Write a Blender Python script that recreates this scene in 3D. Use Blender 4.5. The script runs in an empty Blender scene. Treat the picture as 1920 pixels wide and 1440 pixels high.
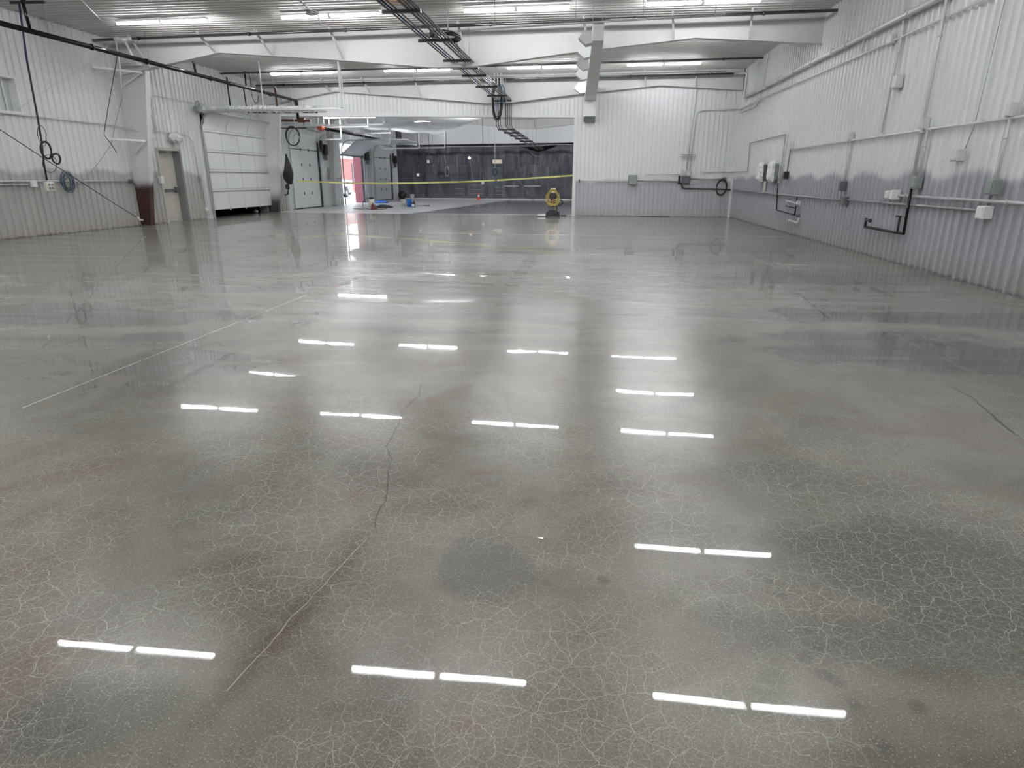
import bpy, math, random
from mathutils import Vector, Matrix
random.seed(7)
SC = bpy.context.scene
COL = SC.collection
R = math.radians

# ---------------------------------------------------------------- camera
CH = 1.4                                    # lens height above the floor, metres
FPX = 1186.0                                # focal length in pixels of the 1920 wide frame
PITCH, YAW, ROLL = R(17.95), R(6.73), R(0.1)
_cp, _sp, _cy, _sy = math.cos(PITCH), math.sin(PITCH), math.cos(YAW), math.sin(YAW)
FW = Vector((-_sy*_cp, _cy*_cp, -_sp)); RT = Vector((_cy, _sy, 0)); UP = RT.cross(FW)
RT, UP = math.cos(ROLL)*RT + math.sin(ROLL)*UP, -math.sin(ROLL)*RT + math.cos(ROLL)*UP
cam_d = bpy.data.cameras.new('camera'); cam = bpy.data.objects.new('camera', cam_d); COL.objects.link(cam)
cam_d.sensor_width = 36; cam_d.lens = FPX/1920*36; cam_d.clip_end = 300; cam_d.clip_start = .05
m = Matrix((RT, UP, -FW)).transposed().to_4x4(); m.translation = (0, 0, CH)
cam.matrix_world = m
SC.camera = cam
# ---------------------------------------------------------------- exposure and daylight
SC.view_settings.view_transform = 'Standard'
SC.view_settings.look = 'None'
SC.view_settings.gamma = 1
SC.view_settings.use_curve_mapping = False
SC.view_settings.exposure = 1.7
SC.cycles.max_bounces = 10; SC.cycles.diffuse_bounces = 5; SC.cycles.glossy_bounces = 5
SC.cycles.transparent_max_bounces = 16
SC.cycles.caustics_reflective = False; SC.cycles.caustics_refractive = False
SC.cycles.sample_clamp_indirect = 6
W = bpy.data.worlds.new('overcast_sky'); SC.world = W; W.use_nodes = True
W.node_tree.nodes['Background'].inputs[0].default_value = (.90, .95, 1, 1)
W.node_tree.nodes['Background'].inputs[1].default_value = 1.25
TUBE = 25.0                                  # emission of the strip light tubes

# ---------------------------------------------------------------- measuring helpers (a pixel of the photo onto a plane of the hall)
KS = .06                                     # the frames and the cross wall stand a little out of square
def ray(x, y): return FW*FPX + RT*(x-960) - UP*(y-720)
def onp(x, y, ax, v):
    r = ray(x, y); t = (v - (CH if ax == 2 else 0))/r[ax]; p = r*t; p.z += CH; return p
def G(x, y): return onp(x, y, 2, 0)
def PX(x, y, v): return onp(x, y, 0, v)
def PY(x, y, v): return onp(x, y, 1, v)
def PZ(x, y, v): return onp(x, y, 2, v)
def LY(x, yr, k=KS): return yr + k*(5.43-x)
def PL(x, y, yr, k=KS):
    r = ray(x, y); t = (yr+k*5.43)/(r.y+k*r.x); p = r*t; p.z += CH; return p

# ---------------------------------------------------------------- materials
MATS = {}
class NT:
    def __init__(s, name):
        s.m = bpy.data.materials.new(name); s.m.use_nodes = True; s.t = s.m.node_tree; s.n = s.t.nodes
        s.b = s.n['Principled BSDF']; s.out = s.n['Material Output']
    def node(s, typ, **kw):
        n = s.n.new(typ)
        for k, v in kw.items(): setattr(n, k, v)
        return n
    def link(s, a, b): s.t.links.new(a, b)
    def set(s, inp, v):
        if hasattr(v, 'links') or isinstance(v, bpy.types.NodeSocket): s.link(v, inp)
        else: inp.default_value = v
    def math(s, op, a, b=0.0, c=None, clamp=False):
        n = s.node('ShaderNodeMath', operation=op, use_clamp=clamp); s.set(n.inputs[0], a); s.set(n.inputs[1], b)
        if c is not None: s.set(n.inputs[2], c)
        return n.outputs[0]
    def pos(s):
        if not hasattr(s, '_p'):
            s._p = s.node('ShaderNodeNewGeometry').outputs['Position']
            sx = s.node('ShaderNodeSeparateXYZ'); s.link(s._p, sx.inputs[0]); s.x, s.y, s.z = sx.outputs
        return s._p
    def scaled(s, v, sc):
        n = s.node('ShaderNodeVectorMath', operation='MULTIPLY'); s.link(v, n.inputs[0]); n.inputs[1].default_value = sc; return n.outputs[0]
    def noise(s, v, scale, detail=3, rough=.55, dist=0):
        n = s.node('ShaderNodeTexNoise'); s.link(v, n.inputs['Vector']); n.inputs['Scale'].default_value = scale
        n.inputs['Detail'].default_value = detail; n.inputs['Roughness'].default_value = rough; n.inputs['Distortion'].default_value = dist
        return n.outputs['Fac']
    def ramp(s, v, a, b, lo=0.0, hi=1.0):
        n = s.node('ShaderNodeMapRange', interpolation_type='SMOOTHSTEP'); s.link(v, n.inputs[0])
        n.inputs[1].default_value = a; n.inputs[2].default_value = b; n.inputs[3].default_value = lo; n.inputs[4].default_value = hi; return n.outputs[0]
    def mix(s, f, a, b):
        n = s.node('ShaderNodeMix', data_type='RGBA'); s.set(n.inputs[0], f)
        for i, v in ((6, a), (7, b)):
            if isinstance(v, tuple): n.inputs[i].default_value = (*v, 1)
            else: s.link(v, n.inputs[i])
        return n.outputs[2]
    def bump(s, h, strength, dist=.01):
        n = s.node('ShaderNodeBump'); s.link(h, n.inputs['Height']); n.inputs['Strength'].default_value = strength; n.inputs['Distance'].default_value = dist
        return n.outputs[0]

def M(name, col=None, rough=.5, metal=0.0, var=.08, scale=6, **kw):
    """plain procedural material: a colour with a little mottling"""
    if name in MATS: return MATS[name]
    t = NT(name); t.pos()
    n = t.noise(t._p, scale, 4)
    c2 = tuple(c*(1-var) for c in col); c1 = tuple(min(1, c*(1+var)) for c in col)
    t.link(t.mix(n, c2, c1), t.b.inputs['Base Color'])
    t.b.inputs['Roughness'].default_value = rough; t.b.inputs['Metallic'].default_value = metal
    for k, v in kw.items(): t.b.inputs[k.replace('_', ' ')].default_value = v
    MATS[name] = t.m; return t.m

def emit(name, col, s):
    t = NT(name); t.b.inputs['Base Color'].default_value = (*col, 1)
    t.b.inputs['Emission Color'].default_value = (*col, 1); t.b.inputs['Emission Strength'].default_value = s
    MATS[name] = t.m; return t.m

def wall_mat(name, upper, lower, edge, along, warm=None):
    """sprayed white above, bare sheet metal below a ragged overspray edge"""
    t = NT(name); t.pos()
    axis = {'x': t.x, 'y': t.y}[along]
    cmb = t.node('ShaderNodeCombineXYZ'); t.link(axis, cmb.inputs[0]); v1 = cmb.outputs[0]
    wob = t.math('MULTIPLY', t.math('SUBTRACT', t.noise(v1, .9, 4, .6), .5), .26)
    wob = t.math('SUBTRACT', wob, t.math('MULTIPLY', t.math('ABSOLUTE', t.math('SINE', t.math('MULTIPLY', axis, 1.7))), .13))
    fine = t.math('MULTIPLY', t.math('SUBTRACT', t.noise(t._p, 3.5, 4), .5), .12)
    h = t.math('ADD', t.z, t.math('ADD', wob, fine))
    f = t.math('MAXIMUM', t.ramp(h, edge-.13, edge+.03), t.ramp(t.y, 28.9, 29.2, 0, .92))
    mott = t.noise(t.scaled(t._p, (1, 1, .25)), 2.2, 5, .6)
    lo = t.mix(mott, tuple(c*.88 for c in lower), tuple(c*1.1 for c in lower))
    base = t.ramp(t.math('ADD', t.z, t.math('MULTIPLY', t.noise(t._p, 5, 3), .3)), .12, .62)
    lo = t.mix(base, warm or tuple(c*.86 for c in lower), lo)
    grime = t.ramp(t.math('ADD', t.z, t.math('MULTIPLY', t.noise(t._p, 9, 3), .12)), .05, .11)
    lo = t.mix(grime, (.21, .19, .165), lo)
    up = t.mix(mott, tuple(c*.96 for c in upper), upper)
    t.link(t.mix(f, lo, up), t.b.inputs['Base Color'])
    t.set(t.b.inputs['Roughness'], .45)
    MATS[name] = t.m; return t.m

WHITE = (.74, .755, .765)
m_wall_r = wall_mat('sheet_wall_right', WHITE, (.40, .41, .44), 1.44, 'y', (.36, .355, .34))
m_wall_l = wall_mat('sheet_wall_left', WHITE, (.47, .465, .45), 1.55, 'y', (.44, .42, .385))
m_wall_b = wall_mat('sheet_wall_back', WHITE, (.44, .45, .475), 1.30, 'x', (.42, .415, .40))
m_white = M('white_paint', WHITE, .45, var=.03)
m_ceil = M('ceiling_liner_paint', (.60, .595, .58), .5, var=.04, scale=1.5)
m_beam = M('frame_paint', (.60, .605, .60), .5, var=.04, scale=1.2)
m_galv = M('galvanised_steel', (.55, .56, .57), .32, .75, scale=10)
m_cond = M('painted_conduit', (.62, .63, .64), .45, .2)
m_gcond = M('grey_conduit', (.34, .35, .36), .4, .4)
m_black = M('black_steel', (.025, .025, .028), .38, .3, Coat_Weight=.15)
m_bpipe = M('glossy_black_pipe', (.02, .02, .022), .18, .5)
m_rubber = M('black_rubber', (.018, .018, .02), .6)
m_bluecord = M('dark_blue_cord', (.02, .03, .11), .5)
m_dgrey = M('dark_grey_box', (.12, .13, .14), .5)
m_mgrey = M('mid_grey_box', (.27, .30, .30), .5)
m_door = M('sectional_door_white', (.76, .79, .775), .4, var=.02)
m_doorg = M('sectional_door_grey', (.60, .63, .63), .4, var=.02)
m_mandoor = M('aged_cream_door', (.52, .50, .45), .5, var=.12, scale=3)
m_stain = M('door_jamb_grey', (.22, .22, .215), .5)
m_redpr = M('red_primer', (.16, .035, .035), .5)
m_pink = M('weathered_red_paint', (.25, .075, .10), .55, var=.2)
m_yel = M('yellow_cord', (.52, .42, .10), .5, var=.35, scale=14)
m_orange = M('cone_orange', (.85, .09, .05), .5)
m_blue = M('bucket_blue', (.02, .17, .62), .4)
m_cloth = M('blue_cloth', (.05, .14, .55), .8)
m_wplast = M('white_plastic', (.80, .80, .78), .4)
m_cream = M('cream_plastic', (.66, .66, .58), .45)
m_brown = M('brown_burner', (.14, .05, .035), .5)
m_rust = M('rust_red', (.45, .10, .05), .5)
m_dark = M('unlit_room_dark', (.10, .10, .115), .6)  # dark tone carries the shade of the unlit end room
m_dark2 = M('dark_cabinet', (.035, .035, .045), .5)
m_tube = emit('lit_tube', (.968, .970, .985), TUBE)
m_warm = emit('warm_lamp', (1, .72, .45), 1.0)
m_cool = emit('cool_lamp', (1, .90, .70), .16)
m_truck = M('white_car_paint', (.82, .82, .82), .2, var=.01, Coat_Weight=.6)
m_tyre = M('tyre', (.03, .03, .04), .7)
m_rim = M('alloy_rim', (.6, .6, .62), .3, .7)

def film(name, col, alpha, rough=.15):
    t = NT(name); t.pos(); t.b.inputs['Base Color'].default_value = (*col, 1); t.b.inputs['Roughness'].default_value = rough
    tr = t.node('ShaderNodeBsdfTransparent'); mx = t.node('ShaderNodeMixShader')
    w = t.noise(t.scaled(t._p, (1.3, 1, .35)), 2.0, 5, .6, 1.2)
    t.link(t.ramp(w, .3, .75, alpha*.55, alpha*1.6), mx.inputs[0]); t.link(tr.outputs[0], mx.inputs[1]); t.link(t.b.outputs[0], mx.inputs[2])
    t.link(t.bump(w, .5, .06), t.b.inputs['Normal'])
    t.link(mx.outputs[0], t.out.inputs[0]); MATS[name] = t.m; return t.m
m_film = film('clear_film', (.50, .52, .60), .22, .10)
def milky(name):
    t = NT(name); t.pos(); t.b.inputs['Base Color'].default_value = (.90, .93, .97, 1); t.b.inputs['Roughness'].default_value = .3
    tr = t.node('ShaderNodeBsdfTransparent'); tl = t.node('ShaderNodeBsdfTranslucent'); tl.inputs[0].default_value = (.95, .97, 1, 1)
    m1 = t.node('ShaderNodeMixShader'); m1.inputs[0].default_value = .5; t.link(t.b.outputs[0], m1.inputs[1]); t.link(tl.outputs[0], m1.inputs[2])
    m2 = t.node('ShaderNodeMixShader'); t.link(t.ramp(t.noise(t._p, .8, 3), .3, .7, .70, .95), m2.inputs[0]); t.link(tr.outputs[0], m2.inputs[1]); t.link(m1.outputs[0], m2.inputs[2])
    t.link(m2.outputs[0], t.out.inputs[0]); MATS[name] = t.m; return t.m
m_film2 = milky('milky_film')
m_wrap = film('crumpled_wrap', (.80, .82, .83), .75, .25)

def floor_mat(name, dull=False):
    t = NT(name); P = t.pos()
    # distortion of the coordinates
    big = t.noise(P, .35, 5, .6, .6); mid = t.noise(P, 1.4, 5, .62, .8); fin = t.noise(P, 160, 2, .7); fin2 = t.noise(P, 45, 3, .7)
    hue = t.noise(t.scaled(P, (1, 1, 1)), .8, 4, .6, 1.5)
    if dull:
        c = t.mix(mid, (.42, .43, .44), (.56, .57, .585))
        # already polished strip on the right of the far hall, its edge running diagonally
        edge = t.math('ADD', t.math('SUBTRACT', t.x, t.math('MULTIPLY', t.math('SUBTRACT', t.y, 27.0), .10)), 7.6)
        f = t.ramp(t.math('ADD', edge, t.math('MULTIPLY', t.math('SUBTRACT', mid, .5), 1.0)), -.15, .35)
        st = t.noise(t.scaled(P, (.25, 2.2, 1)), 1.2, 4, .6)
        c2 = t.mix(st, (.15, .16, .175), (.30, .31, .33))
        t.link(t.mix(f, c, c2), t.b.inputs['Base Color'])
        t.link(t.ramp(f, 0, 1, .42, .30), t.b.inputs['Roughness'])
        t.link(t.ramp(f, 0, 1, .12, .8), t.b.inputs['Coat Weight']); t.b.inputs['Coat Roughness'].default_value = .06
        t.link(t.bump(t.noise(t.scaled(P, (.5, 1.6, 1)), 1.0, 3), .25, .02), t.b.inputs['Coat Normal'])
        MATS[name] = t.m; return t.m
    c = t.mix(t.ramp(big, .36, .62), (.088, .078, .060), (.215, .198, .162))
    c = t.mix(t.ramp(mid, .35, .72, 0, .5), c, (.235, .222, .192))
    red = t.math('MULTIPLY', t.ramp(hue, .54, .72, 0, .78), t.ramp(t.y, 9, 3))
    c = t.mix(red, c, (.150, .100, .078))
    grn = t.math('MULTIPLY', t.ramp(hue, .46, .30, 0, .75), t.ramp(t.y, 12, 5))
    c = t.mix(grn, c, (.120, .120, .078))
    # base colour pales with distance, standing in for the weaker coat reflection
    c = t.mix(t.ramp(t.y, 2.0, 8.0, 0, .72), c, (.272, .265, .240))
    # cloudy smears drawn across by the grinder
    sm = t.noise(t.scaled(P, (.5, 1.7, 1)), .7, 5, .62, .7)
    c = t.mix(t.math('MULTIPLY', t.ramp(sm, .52, .68, 0, .42), t.ramp(t.y, 1.5, 5, .5, 1)), c, (.12, .117, .105))
    stk = t.noise(t.scaled(P, (.32, 2.4, 1)), 1.3, 5, .65, .4)
    c = t.mix(t.math('MULTIPLY', t.ramp(stk, .50, .66, 0, .34), t.ramp(t.y, 3, 8)), c, (.17, .163, .145))
    c = t.mix(t.math('MULTIPLY', t.ramp(stk, .45, .33, 0, .22), t.ramp(t.y, 3, 8)), c, (.38, .375, .35))
    # old oil stains: x, y, half width, half depth, strength
    nv = t.node('ShaderNodeTexNoise'); t.link(P, nv.inputs['Vector']); nv.inputs['Scale'].default_value = 1.6; nv.inputs['Detail'].default_value = 4
    for (px, py, sx, sy, k) in ((350, 684, .62, .5, .5), (160, 590, 2.1, .55, .42), (290, 632, .35, .22, .55), (60, 640, 1.2, .2, .25), (1510, 593, .34, .45, .55), (1700, 655, 1.3, .75, .6), (1800, 600, 1.3, .4, .42),
                                (1290, 487, 1.1, 1.2, .38), (1440, 520, 1.2, .8, .38), (1640, 520, 1.2, .8, .3), (1480, 470, .9, 1.8, .25), (1650, 1060, .55, .4, .55), (915, 1060, .2, .22, .4), (430, 500, 1.6, .7, .22), (1560, 950, .7, .5, .3), (60, 1380, .3, .25, .5), (1720, 1200, .6, .2, .4)):
        g = G(px, py)
        dx = t.math('DIVIDE', t.math('SUBTRACT', t.x, g.x), sx); dy = t.math('DIVIDE', t.math('SUBTRACT', t.y, g.y), sy)
        d = t.math('SQRT', t.math('ADD', t.math('MULTIPLY', dx, dx), t.math('MULTIPLY', dy, dy)))
        d = t.math('ADD', d, t.math('MULTIPLY', t.math('SUBTRACT', nv.outputs['Fac'], .5), 2.4))
        c = t.mix(t.ramp(d, 1.2, .6, 0, min(.8, k*1.35)), c, (.085, .083, .075))
    # small drips in a trail
    for (px, py) in ((1375, 990), (1400, 1030), (1445, 1092), (1465, 1115), (1510, 1180), (1535, 1215), (1508, 1232), (1570, 1278), (1545, 1265), (1575, 1205), (1132, 1088), (1410, 1075), (1605, 1322), (1720, 1325), (1660, 1400), (140, 1365), (270, 1245)):
        g = G(px, py)
        dx = t.math('SUBTRACT', t.x, g.x); dy = t.math('SUBTRACT', t.y, g.y)
        d = t.math('SQRT', t.math('ADD', t.math('MULTIPLY', dx, dx), t.math('MULTIPLY', dy, dy)))
        d = t.math('ADD', d, t.math('MULTIPLY', t.math('SUBTRACT', fin2, .5), .03))
        c = t.mix(t.ramp(d, .034, .014, 0, .42), c, (.07, .068, .062))
    # old groove: a soft brown band along a line
    ga, gb = G(700, 1000), G(400, 1325); gd = (gb-ga); gl = gd.length; gd.normalize()
    ax = t.math('SUBTRACT', t.x, ga.x); ay = t.math('SUBTRACT', t.y, ga.y)
    dist = t.math('ABSOLUTE', t.math('SUBTRACT', t.math('MULTIPLY', ax, gd.y), t.math('MULTIPLY', ay, gd.x)))
    dist = t.math('ADD', dist, t.math('MULTIPLY', t.math('SUBTRACT', mid, .5), .10))
    al = t.math('ADD', t.math('MULTIPLY', ax, gd.x), t.math('MULTIPLY', ay, gd.y))
    c = t.mix(t.math('MULTIPLY', t.math('MULTIPLY', t.ramp(dist, .07, .0, 0, .6), t.ramp(al, -.1, .35)), t.ramp(al, gl+.3, gl-.3)), c, (.075, .052, .038))
    # salt and pepper aggregate
    c = t.mix(t.ramp(fin, .58, .72, 0, .75), c, (.44, .43, .40)); c = t.mix(t.ramp(fin, .43, .28, 0, .75), c, (.065, .063, .058))
    c = t.mix(t.ramp(fin2, .58, .75, 0, .25), c, (.34, .33, .31))
    # map cracking
    dn = t.node('ShaderNodeTexNoise'); t.link(P, dn.inputs['Vector']); dn.inputs['Scale'].default_value = 16; dn.inputs['Detail'].default_value = 3
    off = t.node('ShaderNodeVectorMath', operation='MULTIPLY_ADD'); t.link(dn.outputs['Color'], off.inputs[0]); off.inputs[1].default_value = (.045, .045, 0); t.link(P, off.inputs[2])
    crk = None
    for sc, w, k in ((12, .018, .78), (26, .028, .62), (52, .04, .36)):
        v = t.node('ShaderNodeTexVoronoi', feature='DISTANCE_TO_EDGE', voronoi_dimensions='2D'); t.link(off.outputs[0], v.inputs['Vector']); v.inputs['Scale'].default_value = sc
        e = t.ramp(v.outputs['Distance'], w, w*.25, 0, k)
        crk = e if crk is None else t.math('MAXIMUM', crk, e)
    patch = t.ramp(t.noise(P, 1.1, 4, .6), .36, .56)
    near = t.ramp(t.y, 5.2, 2.6)
    crk = t.math('MULTIPLY', t.math('MULTIPLY', crk, patch), near)
    c = t.mix(crk, c, (.40, .385, .34))
    t.link(c, t.b.inputs['Base Color'])
    t.b.inputs['Roughness'].default_value = .27
    t.b.inputs['Specular IOR Level'].default_value = .27
    t.link(t.ramp(stk, .38, .62, .26, .50), t.b.inputs['Coat Weight']); t.b.inputs['Coat IOR'].default_value = 1.5
    t.link(t.ramp(t.noise(P, 1.7, 4, .6), .35, .7, .010, .030), t.b.inputs['Coat Roughness'])
    h1 = t.noise(t.scaled(P, (.35, .9, 1)), 1.1, 2, .5)
    h2 = t.noise(P, 3.2, 2, .5)
    hh = t.math('ADD', h1, t.math('MULTIPLY', h2, .10))
    t.link(t.bump(hh, .25, .009), t.b.inputs['Coat Normal'])
    t.link(t.bump(fin2, .05, .002), t.b.inputs['Normal'])
    MATS[name] = t.m; return t.m
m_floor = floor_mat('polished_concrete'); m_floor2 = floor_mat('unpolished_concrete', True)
m_joint = M('joint_filler', (.40, .38, .34), .5); m_crack = M('crack_dark', (.035, .033, .03), .7)
m_asph = M('pale_yard', (.55, .56, .58), .8)

def brick_mat():
    t = NT('red_brick'); t.pos()
    cmb = t.node('ShaderNodeCombineXYZ'); t.link(t.y, cmb.inputs[0]); t.link(t.z, cmb.inputs[1])
    b = t.node('ShaderNodeTexBrick'); t.link(cmb.outputs[0], b.inputs['Vector']); b.inputs['Scale'].default_value = 1.0
    b.inputs['Brick Width'].default_value = .42; b.inputs['Row Height'].default_value = .16; b.inputs['Mortar Size'].default_value = .014
    b.inputs['Color1'].default_value = (.40, .13, .12, 1); b.inputs['Color2'].default_value = (.32, .10, .095, 1); b.inputs['Mortar'].default_value = (.45, .26, .25, 1)
    t.link(b.outputs[0], t.b.inputs['Base Color']); t.b.inputs['Roughness'].default_value = .8
    return t.m
m_brick = brick_mat()
def tape_mat():
    t = NT('caution_tape'); t.pos()
    w = t.node('ShaderNodeTexNoise'); t.link(t.scaled(t._p, (1, .1, .1)), w.inputs['Vector']); w.inputs['Scale'].default_value = 2.2; w.inputs['Detail'].default_value = 3
    t.link(t.mix(t.ramp(w.outputs['Fac'], .62, .66), (.66, .65, .22), (.16, .16, .06)), t.b.inputs['Base Color']); t.b.inputs['Roughness'].default_value = .35
    return t.m
m_tape = tape_mat()
def col_mat(name, low, z0, z1):
    t = NT(name); t.pos()
    h = t.math('ADD', t.z, t.math('MULTIPLY', t.noise(t._p, 4, 3), .15))
    t.link(t.mix(t.ramp(h, z0, z1), low, (.66, .665, .66)), t.b.inputs['Base Color']); t.b.inputs['Roughness'].default_value = .45
    return t.m
m_col = col_mat('column_paint_over_red_primer', (.060, .026, .025), 1.15, 1.48)
m_col2 = col_mat('column_paint_over_black', (.05, .045, .045), .45, 1.05)

# ---------------------------------------------------------------- mesh helpers
class MB:
    def __init__(s): s.v = []; s.f = []; s.smooth = []
    def add(s, vs, fs, sm=False):
        o = len(s.v); s.v += [tuple(v) for v in vs]
        for f in fs: s.f.append(tuple(i+o for i in f)); s.smooth.append(sm)
        return s
    def box(s, a, b):
        x0, y0, z0 = [min(a[i], b[i]) for i in range(3)]; x1, y1, z1 = [max(a[i], b[i]) for i in range(3)]
        return s.add([(x0,y0,z0),(x1,y0,z0),(x1,y1,z0),(x0,y1,z0),(x0,y0,z1),(x1,y0,z1),(x1,y1,z1),(x0,y1,z1)],
                     [(0,3,2,1),(4,5,6,7),(0,1,5,4),(1,2,6,5),(2,3,7,6),(3,0,4,7)])
    def cbox(s, c, d): return s.box([c[i]-d[i]/2 for i in range(3)], [c[i]+d[i]/2 for i in range(3)])
    def bbox(s, c, d, bv=.01):
        """box with chamfered vertical and horizontal edges"""
        x, y, z = [k/2 for k in d]; b = min(bv, x*.6, y*.6, z*.6); vs = []
        for sx in (-1, 1):
            for sy in (-1, 1):
                for sz in (-1, 1):
                    vs += [(c[0]+sx*(x-b), c[1]+sy*(y-b), c[2]+sz*z), (c[0]+sx*(x-b), c[1]+sy*y, c[2]+sz*(z-b)), (c[0]+sx*x, c[1]+sy*(y-b), c[2]+sz*(z-b))]
        def i(sx, sy, sz, k): return ((sx > 0)*4+(sy > 0)*2+(sz > 0))*3+k
        f = []
        for sz in (-1, 1):
            q = [i(-1,-1,sz,0), i(1,-1,sz,0), i(1,1,sz,0), i(-1,1,sz,0)]; f.append(q if sz > 0 else q[::-1])
        for sy in (-1, 1):
            q = [i(-1,sy,-1,1), i(1,sy,-1,1), i(1,sy,1,1), i(-1,sy,1,1)]; f.append(q if sy < 0 else q[::-1])
        for sx in (-1, 1):
            q = [i(sx,-1,-1,2), i(sx,1,-1,2), i(sx,1,1,2), i(sx,-1,1,2)]; f.append(q if sx > 0 else q[::-1])
        for sx in (-1, 1):
            for sy in (-1, 1): f.append([i(sx,sy,-1,1), i(sx,sy,-1,2), i(sx,sy,1,2), i(sx,sy,1,1)])
            for sz in (-1, 1): f.append([i(sx,-1,sz,0), i(sx,-1,sz,2), i(sx,1,sz,2), i(sx,1,sz,0)])
        for sy in (-1, 1):
            for sz in (-1, 1): f.append([i(-1,sy,sz,0), i(-1,sy,sz,1), i(1,sy,sz,1), i(1,sy,sz,0)])
        for sx in (-1, 1):
            for sy in (-1, 1):
                for sz in (-1, 1): f.append([i(sx,sy,sz,0), i(sx,sy,sz,1), i(sx,sy,sz,2)])
        return s.add(vs, f)
    def prism(s, pts, d):
        """closed outline pts swept by vector d"""
        n = len(pts); d = Vector(d); vs = [Vector(p) for p in pts] + [Vector(p)+d for p in pts]
        return s.add(vs, [tuple(range(n))[::-1], tuple(range(n, 2*n))] + [(i, (i+1) % n, n+(i+1) % n, n+i) for i in range(n)])
    def tube(s, pts, r, n=8, closed=False, rad=None):
        pts = [Vector(p) for p in pts]; m_ = len(pts); rings = []; prev = None
        for i, p in enumerate(pts):
            a = pts[(i-1) % m_] if (closed or i > 0) else p; b = pts[(i+1) % m_] if (closed or i < m_-1) else p
            d = (b-a)
            if d.length < 1e-9: d = Vector((0, 0, 1))
            d.normalize()
            if prev is None:
                u = Vector((0, 0, 1)).cross(d)
                if u.length < .05: u = Vector((1, 0, 0)).cross(d)
            else: u = prev - d*prev.dot(d)
            u.normalize(); prev = u; w = d.cross(u); rr = rad[i] if rad else r
            rings.append([p + (u*math.cos(2*math.pi*k/n) + w*math.sin(2*math.pi*k/n))*rr for k in range(n)])
        vs = [v for rg in rings for v in rg]; f = []
        for i in range(m_ if closed else m_-1):
            j = (i+1) % m_
            for k in range(n): f.append((i*n+k, i*n+(k+1) % n, j*n+(k+1) % n, j*n+k))
        o = len(s.v); s.add(vs, f, True)
        if not closed: s.add([], []); s.f += [tuple(o+k for k in range(n))[::-1], tuple(o+(m_-1)*n+k for k in range(n))]; s.smooth += [False, False]
        return s
    def bar(s, a, b, w, h=None):
        """straight bar of rectangular section"""
        a = Vector(a); b = Vector(b); d = (b-a).normalized(); h = h or w
        u = d.cross(Vector((0, 0, 1)))
        if u.length < .05: u = Vector((1, 0, 0))
        u.normalize(); v = u.cross(d)
        q = [a + u*x*w/2 + v*y*h/2 for x, y in ((-1,-1),(1,-1),(1,1),(-1,1))]
        return s.prism(q, b-a)
    def lathe(s, c, prof, n=20, axis=2):
        """profile [(r, h)] turned about an axis through c"""
        vs = []; c = Vector(c)
        for r, h in prof:
            for k in range(n):
                a = 2*math.pi*k/n; q = [r*math.cos(a), r*math.sin(a)]
                p = {2: (q[0], q[1], h), 0: (h, q[0], q[1]), 1: (q[0], h, q[1])}[axis]
                vs.append(c+Vector(p))
        f = []
        for i in range(len(prof)-1):
            for k in range(n): f.append((i*n+k, i*n+(k+1) % n, (i+1)*n+(k+1) % n, (i+1)*n+k))
        s.add(vs, f, True)
        return s
    def obj(s, name, mat, parent=None):
        me = bpy.data.meshes.new(name); me.from_pydata(s.v, [], s.f); me.materials.append(mat)
        me.polygons.foreach_set('use_smooth', s.smooth); me.update()
        import bmesh
        bm = bmesh.new(); bm.from_mesh(me); bmesh.ops.recalc_face_normals(bm, faces=bm.faces); bm.to_mesh(me); bm.free()
        o = bpy.data.objects.new(name, me); COL.objects.link(o)
        if parent is not None:
            o.parent = parent; o.matrix_parent_inverse = Matrix.Translation(parent.location).inverted()
        return o
def struct(o): o['kind'] = 'structure'; return o
def tag(o, label, cat, group=None):
    o['label'] = label; o['category'] = cat
    if group: o['group'] = group
    return o
def thing(name, label, cat, loc, group=None):
    o = bpy.data.objects.new(name, None); COL.objects.link(o); o.location = loc; o.empty_display_size = .1
    return tag(o, label, cat, group)
def arc(c, r, a0, a1, n, u, v):
    c, u, v = Vector(c), Vector(u), Vector(v)
    return [c + u*r*math.cos(a0+(a1-a0)*i/n) + v*r*math.sin(a0+(a1-a0)*i/n) for i in range(n+1)]
def rounded(pts, r, n=4):
    """polyline with its corners rounded"""
    P = [Vector(p) for p in pts]; out = [P[0]]
    for i in range(1, len(P)-1):
        a, b, c = P[i-1], P[i], P[i+1]; k = min(r, (b-a).length*.45, (c-b).length*.45)
        p, q = b-(b-a).normalized()*k, b+(c-b).normalized()*k
        for j in range(n+1):
            t_ = j/n; out.append(p*(1-t_)**2 + b*2*t_*(1-t_) + q*t_**2)
    return out+[P[-1]]
def rib_path(length, period, rise=.006, top=.040, depth=.042):
    """(distance, offset) profile of a ribbed sheet"""
    out = [(0, 0)]; k = period*.5
    while k+top/2+rise < length:
        a = k-top/2-rise
        if a > out[-1][0]+1e-4: out.append((a, 0))
        out += [(k-top/2, depth), (k+top/2, depth), (k+top/2+rise, 0)]; k += period
    if out[-1][0] < length-1e-4: out.append((length, 0))
    return out
def ribbed(mb, a, b, z0, z1, nrm, period=.2, depth=.042):
    """upright ribbed sheet from a to b (xy), ribs towards nrm"""
    a, b, nr = Vector((*a, 0)), Vector((*b, 0)), Vector((*nrm, 0)); L = (b-a).length; d = (b-a)/L
    pr = rib_path(L, period, depth=depth); vs = []
    za, zb_ = z0 if isinstance(z0, tuple) else (z0, z0)
    for s_, o in pr:
        p = a + d*s_ + nr*o; vs += [(p.x, p.y, za+(zb_-za)*s_/L), (p.x, p.y, z1)]
    mb.add(vs, [(2*i, 2*i+2, 2*i+3, 2*i+1) for i in range(len(pr)-1)])
    return mb

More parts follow.
